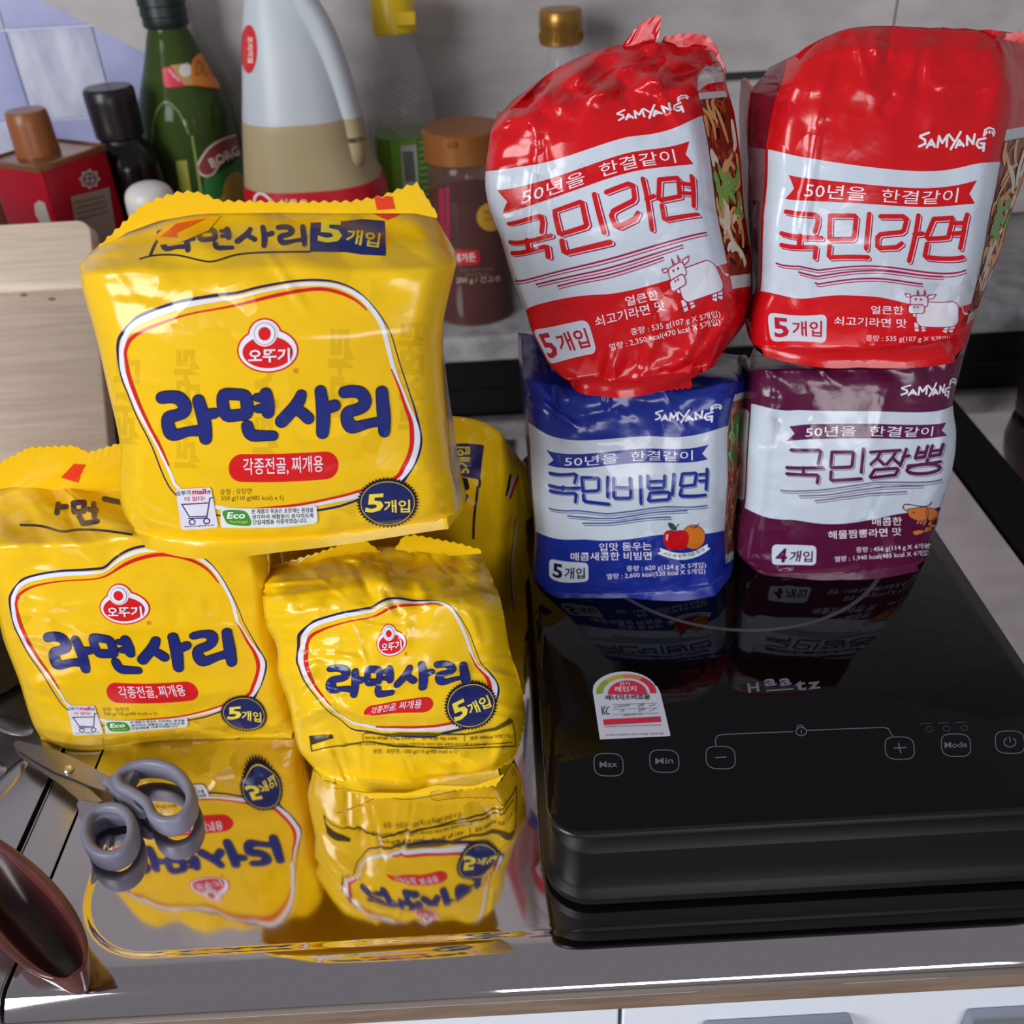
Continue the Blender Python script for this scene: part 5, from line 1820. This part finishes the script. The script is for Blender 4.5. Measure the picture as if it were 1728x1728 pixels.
MP = [(-.1, .757, 1268, 681), (.125, .757, 1344, 692), (.545, .757, 1480, 694), (.96, .757, 1608, 685), (-.1, .28, 1257, 857), (.15, .28, 1338, 877), (.73, .28, 1517, 867), (.96, .28, 1588, 855), (.09, .70, 1332, 719), (.09, .637, 1327, 744), (.905, .70, 1596, 713), (.905, .637, 1598, 735),
      (.107, .595, 1331, 757), (.107, .455, 1327, 812), (.905, .595, 1592, 750), (.905, .455, 1586, 802), (.084, .184, 1303, 918), (.29, .184, 1378, 921), (.29, .075, 1376, 954), (.084, .075, 1302, 952), (.77, .86, 1570, 658),
      (-.1, .1, 1247, 922), (-.1, 0, 1254, 946), (.1, 0, 1298, 963), (.5, 0, 1420, 969), (.96, .03, 1564, 938), (-.1, -.08, 1268, 958), (.2, -.08, 1330, 974), (.5, -.08, 1420, 978), (.8, -.08, 1500, 974), (.96, -.08, 1552, 963),
      (-.1, 1, 1272, 625), (.45, 1, 1445, 622), (.96, 1, 1627, 600), (-.1, 1.3, 1276, 586), (.45, 1.3, 1450, 574), (.96, 1.3, 1640, 555), (-.1, .5, 1262, 775), (.96, .56, 1612, 760), (.96, .4, 1602, 810)]
P1 = Bag('noodle_pack', 'purple and white noodle pack standing on the hob under the upright red pack', 'noodle pack', 'stacked noodle multipacks on the hob', MP,
         depth([(-.08, .552, .548), (0, .548, .540), (.5, .553, .541), (1, .566, .56), (1.3, .63, .63)]), SDOM, CPUR, HZ + .0004, .67, 19, front=(-.1, .96),
         yaw=.08, left=[(-.08, -3, -6, .02), (.28, -16, -6, .025), (.757, -18, -6, .025), (1, -10, -4, .02), (1.3, -4, 0, .02)], right=[(-.08, -4, -4, .05), (.3, -3, 0, .06), (1.3, -3, 0, .03)],
         n_cr=50, amp=.0015, calm=(.1, .9, .1, .75), topdrop=.04, edge_r=.009, topcr=10, crum=(.002, .0012, .0003),
         extra=[(.0, .5, .02, 1, .4, .03, .002), (.0, .85, .1, 1, .16, .02, .0016), (.9, .55, -.2, 1, .2, .03, .002)])


def uvs(bag, pts):
    return [tuple(p) for p in bag.uv(pts)]


GUK = [[(340, 1234), (505, 1252), (524, 1262), (524, 1300), (508, 1352)], [(314, 1360), (546, 1388)], [(420, 1374), (418, 1428)], [(314, 1428), (500, 1440), (514, 1446), (508, 1502)]]
MIN = [[(598, 1257), (738, 1259), (748, 1270), (736, 1384), (724, 1394), (604, 1396), (594, 1388), (598, 1257)], [(824, 1248), (806, 1448)], [(594, 1432), (590, 1490), (600, 1500), (816, 1500)]]
T_RAMEN = GUK + MIN + [[(890, 1262), (1020, 1262), (1042, 1278), (1026, 1342), (1010, 1354), (890, 1366), (872, 1384), (872, 1434), (888, 1447), (984, 1441), (1012, 1420)], [(1110, 1257), (1094, 1360), (1056, 1520)], [(1088, 1366), (1134, 1362)],
                       [(1200, 1276), (1306, 1270), (1308, 1284), (1284, 1384), (1170, 1392), (1156, 1380), (1200, 1276)], [(1394, 1252), (1372, 1360), (1354, 1446)], [(1326, 1302), (1382, 1299)], [(1312, 1362), (1370, 1358)], [(1160, 1422), (1148, 1490), (1158, 1500), (1368, 1500)]]
T_BIBIM = [[(315, 797), (478, 802), (494, 812), (482, 862)], [(312, 880), (512, 897)], [(404, 890), (404, 916)], [(318, 916), (480, 932), (492, 944), (486, 990)],
           [(530, 826), (632, 830), (644, 838), (646, 906), (634, 916), (538, 920), (530, 826)], [(705, 824), (705, 955)], [(540, 944), (544, 980), (556, 988), (712, 1006)],
           [(745, 832), (746, 955), (756, 966), (850, 966), (862, 956), (856, 832)], [(748, 896), (858, 896)], [(925, 820), (930, 1002)],
           [(975, 816), (976, 890), (986, 900), (1076, 898), (1086, 888), (1090, 816)], [(978, 856), (1086, 852)], [(1152, 804), (1142, 940)], [(992, 932), (1112, 926), (1122, 934), (1120, 968), (1108, 976), (990, 984), (980, 976), (992, 932)],
           [(1210, 802), (1298, 796), (1304, 806), (1292, 876), (1206, 886), (1196, 878), (1210, 802)], [(1376, 770), (1370, 905)], [(1328, 806), (1372, 804)], [(1328, 850), (1370, 848)], [(1202, 908), (1194, 942), (1204, 950), (1364, 944)]]
T_JJAM = [[(370, 722), (530, 724), (542, 734), (528, 802)], [(345, 825), (552, 826)], [(442, 826), (442, 860)], [(345, 860), (518, 868), (528, 876), (522, 912)],
          [(608, 735), (726, 735), (732, 744), (724, 814), (714, 822), (606, 826), (600, 818), (608, 735)], [(790, 716), (778, 852)], [(602, 850), (600, 892), (610, 900), (776, 890)],
          [(832, 736), (1004, 725)], [(892, 735), (868, 775), (834, 806)], [(872, 772), (908, 806)], [(982, 730), (958, 770), (926, 806)], [(958, 768), (994, 800)], [(1040, 718), (1022, 770), (1004, 814)], [(1020, 764), (1056, 756)],
          [(856, 838), (984, 830), (992, 838), (976, 868), (838, 884), (830, 878), (856, 838)],
          [(1112, 708), (1092, 770), (1146, 764), (1164, 700)], [(1102, 740), (1154, 734)], [(1192, 698), (1176, 760), (1236, 750), (1254, 690)], [(1184, 730), (1244, 722)], [(1164, 776), (1160, 796)], [(1050, 816), (1238, 790)],
          [(1140 + 96 * math.cos(a), 833 + 27 * math.sin(a) - 7 * math.cos(a)) for a in np.linspace(0, 2 * math.pi, 28)]]
SAMY = [[(1172, 774), (1124, 792), (1122, 800), (1150, 815), (1152, 838), (1116, 854)], [(1160, 860), (1188, 815), (1206, 856)], [(1170, 845), (1204, 842)], [(1222, 858), (1232, 794), (1250, 834), (1280, 790), (1276, 854)],
        [(1290, 785), (1322, 826)], [(1358, 770), (1300, 870)], [(1330, 860), (1350, 818), (1376, 852)], [(1338, 846), (1372, 842)], [(1395, 846), (1396, 794), (1430, 840), (1440, 784)],
        [(1502, 806), (1462, 815), (1450, 842), (1464, 862), (1488, 860), (1496, 838), (1474, 836)], [(1496, 836), (1490, 880)]]
CROWN = [[(1492, 792), (1500, 758), (1524, 744), (1550, 754), (1556, 774), (1548, 792)], [(1512, 768), (1500, 786)], [(1526, 764), (1526, 776)], [(1540, 768), (1546, 782)]]
LINES = [[(285, 1535), (420, 1552), (530, 1575), (1385, 1575)], [(415, 1585), (520, 1612), (1250, 1612)], [(510, 1650), (530, 1656), (1132, 1656)]]


def q4s(dx=0, dy=0):
    return lambda p: q4(p[0] + dx, p[1] + dy)


def strokes_uv(ref, lst, w, f):
    t = t_strokes(lst, w, f)
    g = ref.uv(np.array(t, float).reshape(-1, 2)).reshape(-1, 3, 2)
    return [tuple(map(tuple, x)) for x in g]


LOGO_UV = strokes_uv(R2, SAMY, 4.0, q4s()) + strokes_uv(R2, CROWN, 3.0, q4s())


def common(bag, rgb, dark, pale, title, ref, qf, w, lines=True):
    """white panel, ribbon, logo, lines: the same drawing on all four packs, in (u, v)"""
    lo, hi = (-.0, 1.0)
    u0 = -.1 if bag is P1 else 0.0
    up, dn = .757, .28
    n = 24
    bag.put_uv('white_panel', t_poly([(u0 + (1 - u0) * k / n, up) for k in range(n + 1)] + [(1 - (1 - u0) * k / n, dn) for k in range(n + 1)]), PANEL, 1)
    bag.put_uv('ribbon_banner', t_poly([(.09, .70), (.905, .70), (.875, .668), (.905, .637), (.09, .637), (.125, .668)]), rgb, 2)
    # writing on the ribbon
    k = (.905 - .09)
    tt = t_text('50년을', .09 + k * .115, .6462, .09 + k * .44, .6462, .0445)
    tt += t_text('한결같이', .09 + k * .52, .6462, .09 + k * .905, .6462, .0445)
    tt = [tuple((p[0], .6462 - (p[1] - .6462)) for p in t) for t in tt]
    bag.put_uv('ribbon_text', tt, (232, 230, 240), 3)
    bag.put_uv('maker_logo', LOGO_UV, (226, 226, 236), 1)
    sh = strokes_uv(ref, title, w, lambda p: qf(p[0] + 11 * w / 7, p[1] + 11 * w / 7))
    pl = strokes_uv(ref, title, w * .72, lambda p: qf(p[0] + 8 * w / 7, p[1] + 8 * w / 7))
    bag.put_uv('title_shadow', sh, dark, 2)
    bag.put_uv('title_gap', pl, pale, 3)
    bag.put_uv('title_lettering', strokes_uv(ref, title, w, lambda p: qf(*p)), rgb, 4)


def lines_px(bag, segs, w, dark, pale):
    a = t_strokes(segs, w)
    b = t_strokes([[(x + 1.2, y + 2.6) for x, y in s] for s in segs], w * .55)
    bag.put_px('title_lines', t_strokes([[(x, y) for x, y in s] for s in segs], w * .7) + t_strokes([[(x + 2, y + w + .6) for x, y in s] for s in segs], w * .35), dark, 3)
    bag.put_px('line_gap', t_strokes([[(x + 1, y + w * .5 + .4) for x, y in s] for s in segs], w * .7), pale, 2)


PINK, CRIM, PDK = (232, 190, 206), (196, 26, 44), (142, 24, 76)
common(R2, CRED, PDK, PINK, T_RAMEN, R2, q4, 7.6)
common(R1, CRED, PDK, PINK, T_RAMEN, R2, q4, 7.6)
common(B1, CBLU, (70, 84, 140), (190, 200, 222), T_BIBIM, B1, q3, 5.4)
common(P1, (86, 22, 70), (110, 104, 140), (206, 200, 216), T_JJAM, P1, q4b, 5.5)
lines_px(R2, [[q4(*p) for p in s] for s in LINES], 4, PDK, PINK)
L5 = lambda x, y: (800 + x / 3.456, y / 3.456)
lines_px(R1, [[L5(245, 1638), L5(380, 1612), L5(1350, 1357)], [L5(365, 1658), L5(520, 1622), L5(1212, 1430)], [L5(490, 1668), L5(640, 1632), L5(1100, 1502)]], 4, PDK, PINK)
lines_px(B1, [[q3(310, 1035), q3(500, 1050), q3(700, 1072), q3(900, 1050), q3(1100, 1024), q3(1375, 1015)], [q3(435, 1086), q3(620, 1102), q3(760, 1102), q3(1000, 1065), q3(1240, 1050)], [q3(537, 1135), q3(700, 1136), q3(900, 1110), q3(1130, 1095)]], 3.2, (70, 84, 140), (190, 200, 222))
lines_px(P1, [[q4b(308, 958), q4b(520, 958), q4b(700, 935), q4b(860, 910), q4b(1245, 895)], [q4b(418, 990), q4b(560, 986), q4b(740, 958), q4b(900, 938), q4b(1135, 930)], [q4b(510, 1018), q4b(660, 998), q4b(820, 976), q4b(1040, 966)]], 3.2, (104, 104, 136), (200, 200, 214))


def count_box(bag, txt, rgb):
    bag.put_uv('count_box', t_poly(rrect(.084, .29, .075, .184, .022, 5)), PANEL, 1)
    a = t_text(txt[0], .102, .092, .155, .092, .076, .03)
    b = t_text(txt[1:], .166, .097, .272, .097, .062, .02)
    y = .092
    tt = [tuple((p[0], 2 * y - p[1]) for p in t) for t in a] + [tuple((p[0], 2 * .097 - p[1]) for p in t) for t in b]
    bag.put_uv('count_text', tt, rgb, 2)


for b, tx, c in ((R1, '5개입', (180, 22, 50)), (R2, '5개입', (180, 22, 50)), (B1, '5개입', (22, 26, 62)), (P1, '4개입', (86, 22, 70))):
    count_box(b, tx, c)
TW_ = (232, 226, 236)
L1 = lambda x, y: (800 + x / 3.84, 250 + y / 3.84)
R1.put_px('flavour_text', t_text('얼큰한', *L1(988, 1024), *L1(1200, 976), 16, .006) + t_text('쇠고기라면 맛', *L1(792, 1160), *L1(1244, 1050), 18, .006), TW_, 1)
R1.put_px('weight_text', t_text('중량 : 535 g(107 g X 5개입)', *L1(1022, 1222), *L1(1600, 1100), 14) + t_text('열량 : 2,350 kcal(470 kcal X 5개입)', *L1(885, 1322), *L1(1600, 1150), 14), TW_, 1)
R2.put_px('flavour_text', t_text('얼큰한', *q4c(835, 1140), *q4c(1024, 1142), 14, .006) + t_text('쇠고기라면 맛', *q4c(620, 1204), *q4c(1042, 1222), 15, .006), TW_, 1)
R2.put_px('weight_text', t_text('중량 : 535 g(107 g X 5개입)', *q4c(806, 1304), *q4c(1300, 1310), 12), TW_, 1)
B1.put_px('flavour_text', t_text('입맛 돋우는', *q3(648, 1328), *q3(1003, 1318), 14, .006) + t_text('매콤새콤한 비빔면', *q3(455, 1392), *q3(1003, 1384), 14, .006), TW_, 1)
B1.put_px('weight_text', t_text('중량 : 620 g(124 g X 5개입)', *q3(835, 1470), *q3(1372, 1444), 11) + t_text('열량 : 2,600 kcal(520 kcal X 5개입)', *q3(700, 1524), *q3(1368, 1484), 11), TW_, 1)
P1.put_px('flavour_text', t_text('매콤한', *q4b(843, 1166), *q4b(1016, 1162), 14, .006) + t_text('해물짬뽕라면 맛', *q4b(587, 1244), *q4b(1014, 1222), 14, .006), TW_, 1)
P1.put_px('weight_text', t_text('중량 : 456 g(114 g X 4개입)', *q4b(750, 1328), *q4b(1190, 1302), 11) + t_text('열량 : 1,940 kcal(485 kcal X 4개입)', *q4b(625, 1382), *q4b(1186, 1342), 11), TW_, 1)


# cow drawing, traced on the upright red pack
def cow():
    W, o = [], []
    body = rrect(1097, 1345, 1066, 1214, 45, 6)
    head = rrect(1062, 1164, 1032, 1100, 22, 5)
    muz = rrect(1050, 1142, 1084, 1134, 16, 5)
    earl = [(1062, 1026), (1030, 1018), (1038, 1036), (1060, 1042)]
    earr = [(1166, 1030), (1212, 1024), (1196, 1046), (1164, 1054)]
    tail = smooth_line([(1345, 1088), (1366, 1100), (1372, 1128), (1384, 1140)], 4)
    W += t_poly([q4c(*x) for x in body])
    hd_, ho = [], []
    for p in (earl, earr, head, muz):
        hd_ += t_poly([q4c(*x) for x in p])
    W += t_stroke([q4c(*p) for p in tail], 1.6) + t_disc(*q4c(1388, 1138), 3.4, 2)
    W += t_disc(*q4c(1090, 1142), 3, 4)
    for a, b in (((1098, 1190), (1102, 1240)), ((1138, 1206), (1142, 1240)), ((1280, 1210), (1262, 1246)), ((1316, 1204), (1296, 1244))):
        W += t_stroke([q4c(*a), q4c(*b)], 6.5, False, False)
        o += t_stroke([q4c(a[0] + (b[0] - a[0]) * .6 - 12, a[1] + (b[1] - a[1]) * .62), q4c(a[0] + (b[0] - a[0]) * .6 + 12, a[1] + (b[1] - a[1]) * .62)], 1.4)
    o += t_stroke([q4c(*x) for x in body], 1.5, True)
    for p in (head, earl, earr):
        ho += t_stroke([q4c(*x) for x in p], 1.5, True)
    mz, mo = t_poly([q4c(*x) for x in muz]), t_stroke([q4c(*x) for x in muz], 1.5, True)
    for x in (1106, 1146):
        ho += t_stroke([q4c(x - 4, 1030), q4c(x, 1000), q4c(x + 6, 1026)], 1.8)
    for x, y in ((1094, 1052), (1124, 1054)):
        ho += t_disc(*q4c(x, y), 1.9)
    for x, y in ((1086, 1098), (1104, 1098)):
        mo += t_disc(*q4c(x, y), 1.6)
    return W, o, hd_, ho, mz, mo


COW = [to_uv(R2, t) for t in cow()]
for b in (R1, R2):
    for nm, t, c, lv in zip(('cow_body', 'cow_body_line', 'cow_head', 'cow_head_line', 'cow_muzzle', 'cow_muzzle_line'), COW, ((216, 220, 230), (170, 40, 84)) * 3, range(2, 8)):
        b.put_uv(nm, t, c, lv)
# apple and orange on the blue pack
B1.put_px('orange_fruit', t_disc(*q3(1285, 1230), 19.6, 20.6, 36), (206, 118, 36), 2)
B1.put_px('fruit_outline', t_stroke([(q3(1285, 1230)[0] + 19.6 * math.cos(a), q3(1285, 1230)[1] + 20.6 * math.sin(a)) for a in np.linspace(0, 2 * math.pi, 40, endpoint=False)], 1, True) + t_stroke([q3(1262, 1160), q3(1290, 1168), q3(1312, 1158)], 1.2) + t_stroke([q3(1292, 1164), q3(1322, 1138)], 1.2), (60, 44, 90), 3)
B1.put_px('apple_fruit', t_poly([q3(*p) for p in smooth_line([(1165, 1188), (1200, 1182), (1240, 1194), (1254, 1230), (1240, 1290), (1210, 1314), (1165, 1312), (1120, 1314), (1090, 1280), (1080, 1230), (1096, 1192), (1130, 1182)], 5, True)]), (196, 20, 28), 4)
B1.put_px('apple_glint', t_poly([q3(*p) for p in ((1098, 1212), (1116, 1206), (1108, 1258), (1096, 1240))]), (230, 170, 170), 5)
B1.put_px('apple_leaf', t_poly([q3(*p) for p in smooth_line([(1112, 1134), (1150, 1140), (1166, 1180), (1130, 1174)], 4, True)]) + t_stroke([q3(1166, 1184), q3(1168, 1160), q3(1184, 1142)], 1.5), (20, 84, 60), 5)
B1.put_px('fruit_ribbon', t_poly([q3(*p) for p in smooth_line([(1058, 1300), (1140, 1330), (1220, 1336), (1300, 1320), (1378, 1274), (1376, 1296), (1396, 1306), (1320, 1356), (1220, 1382), (1130, 1370), (1040, 1338), (1064, 1326)], 2, True)]), (214, 224, 232), 6)
B1.put_px('fruit_ribbon_text', t_text('사과·배', *q3(1076, 1350), *q3(1165, 1368), 6, .006) + t_text('농축과즙', *q3(1178, 1368), *q3(1296, 1352), 6, .006) + t_text('함유', *q3(1308, 1346), *q3(1366, 1316), 6, .006), (50, 60, 110), 7)
# shrimp on the purple pack
sh = [smooth_line([(1046, 1070), (1080, 1062), (1160, 1058), (1165, 1110), (1150, 1130), (1100, 1132), (1058, 1110)], 4, True), smooth_line([(1160, 1062), (1200, 1066), (1222, 1084), (1222, 1110), (1186, 1138), (1158, 1116)], 4, True),
      smooth_line([(1222, 1112), (1220, 1150), (1196, 1174), (1166, 1160), (1172, 1142)], 4, True), smooth_line([(1160, 1170), (1188, 1176), (1178, 1194), (1150, 1204), (1142, 1190)], 4, True), smooth_line([(1080, 1194), (1132, 1188), (1140, 1204), (1100, 1218), (1082, 1212)], 4, True)]
P1.put_px('shrimp_body', sum([t_poly([q4b(*p) for p in s]) for s in sh], []), (202, 112, 52), 3)
P1.put_px('shrimp_legs', t_strokes([[(1118, 1130), (1104, 1148)], [(1136, 1132), (1122, 1150)], [(1154, 1132), (1140, 1156)]], 2, lambda p: q4b(*p)), (214, 150, 110), 3)
P1.put_px('shrimp_outline', t_strokes([s + [s[0]] for s in [[tuple(p) for p in q] for q in sh]], .9, lambda p: q4b(*p)) + t_stroke([q4b(*p) for p in smooth_line([(1040, 1076), (1022, 1062), (1030, 1040), (1070, 1042), (1130, 1052), (1170, 1046), (1188, 1026)], 5)], 1.6) + t_disc(*q4b(1084, 1086), 1.6), (70, 30, 60), 4)


# side pictures of noodles
def side_picture(bag, seed, u0, u1, v0, v1, ground, sets):
    rng = random.Random(seed)
    bag.put_uv('side_border', t_poly([(u0, v0 - .045), (u1, v0 - .045), (u1, v1 + .04), (u0, v1 + .04)]), (206, 212, 214), 1)
    bag.put_uv('noodle_picture', t_poly([(u0, v0), (u1, v0), (u1, v1), (u0, v1)]), ground, 2)
    for k, (nm, rgb, n, w, L, va, vb) in enumerate(sets):
        o = []
        for _ in range(n):
            u, v, a = rng.uniform(u0 + .015, u1 - .02), rng.uniform(va, vb), rng.uniform(.4, 2.7)
            c = rng.uniform(-.9, .9)
            pts = []
            for q in range(7):
                pts.append((min(max(u, u0 + w / 2), u1 - w / 2), min(max(v, v0 + w / 2), v1 - w / 2)))
                u += math.cos(a) * L / 6
                v += math.sin(a) * L / 6
                a += c * .5
            o += t_stroke(pts, [w * (.5 + .5 * math.sin(math.pi * (q + .7) / 7.4)) for q in range(7)])
        bag.put_uv(nm, o, rgb, 3 + k)


for b, sd in ((R1, 3), (R2, 8)):
    side_picture(b, sd, 1.0, 1.2, .235, .83, (128, 44, 30), [('dark_broth', (70, 20, 18), 14, .03, .07, .26, .8), ('orange_broth', (176, 78, 36), 20, .014, .09, .26, .78), ('noodles', (222, 172, 112), 22, .02, .12, .25, .76), ('bean_sprouts', (232, 222, 204), 9, .026, .13, .27, .72), ('green_garnish', (128, 170, 80), 14, .028, .06, .46, .58)])
side_picture(B1, 5, 1.0, 1.2, .16, .88, (150, 84, 70), [('pink_garnish', (196, 120, 110), 10, .03, .07, .2, .85), ('noodles', (206, 170, 120), 16, .014, .1, .2, .5), ('green_leaf', (70, 124, 60), 9, .035, .1, .55, .75), ('pale_leaf', (150, 186, 110), 7, .02, .1, .45, .72), ('red_sauce', (170, 40, 34), 6, .02, .06, .3, .55)])
P1.put_uv('side_panel_edge', t_poly(rrect(-.148, -.104, .30, .73, .014, 4)), (70, 26, 60), 1)
P1.put_uv('side_panel', t_poly(rrect(-.147, -.107, .31, .72, .012, 4)), (196, 190, 200), 2)
R2.put_uv('gusset_panel', t_poly([(-.149, .27), (-.02, .27), (-.02, .757), (-.149, .757)]), (128, 92, 104), 1)
R2.put_uv('dark_gusset', t_poly([(-.149, .757), (-.012, .757), (-.012, 1.1), (-.05, 1.299), (-.149, 1.299)]), (112, 20, 36), 1, 'dark maroon folded side')
R2.put_uv('gusset_print', t_poly([(-.14, .42), (-.05, .42), (-.05, .60), (-.14, .60)]), (96, 40, 62), 2)
R1.put_uv('clear_corner', t_poly([(1.0, .88), (1.08, .93), (1.2, .94), (1.2, 1.12), (1.05, 1.1), (1.0, 1.0)]), (190, 184, 184), 1)

# torn and crimped film ends of the red packs
S, o = R1.seal([(1040, 92), (1070, 88), (1100, 86)], [(1064, 58), (1088, 34), (1117, 23), (1112, 60)], .618, 12, .0005, wave=.0003)
S, o = R1.seal([(1105, 100), (1150, 86), (1200, 84), (1226, 124)], [(1120, 62), (1160, 55), (1196, 60), (1212, 84), (1226, 120)], .622, 16, .0005, wave=.0003)
S, o = R1.seal([(1092, 612), (1130, 628), (1170, 612)], [(1102, 632), (1114, 660), (1168, 655), (1166, 632)], .547, 22, .0006)
S, o = R2.seal([(1345, 98), (1420, 62), (1550, 52), (1690, 60)], [(1342, 94), (1370, 73), (1420, 52), (1500, 46), (1600, 47), (1690, 52)], .611, 18, .0003)
S, o = R2.seal([(1690, 66), (1710, 70), (1740, 78)], [(1694, 58), (1712, 54), (1740, 50)], .612, 8, .0004)
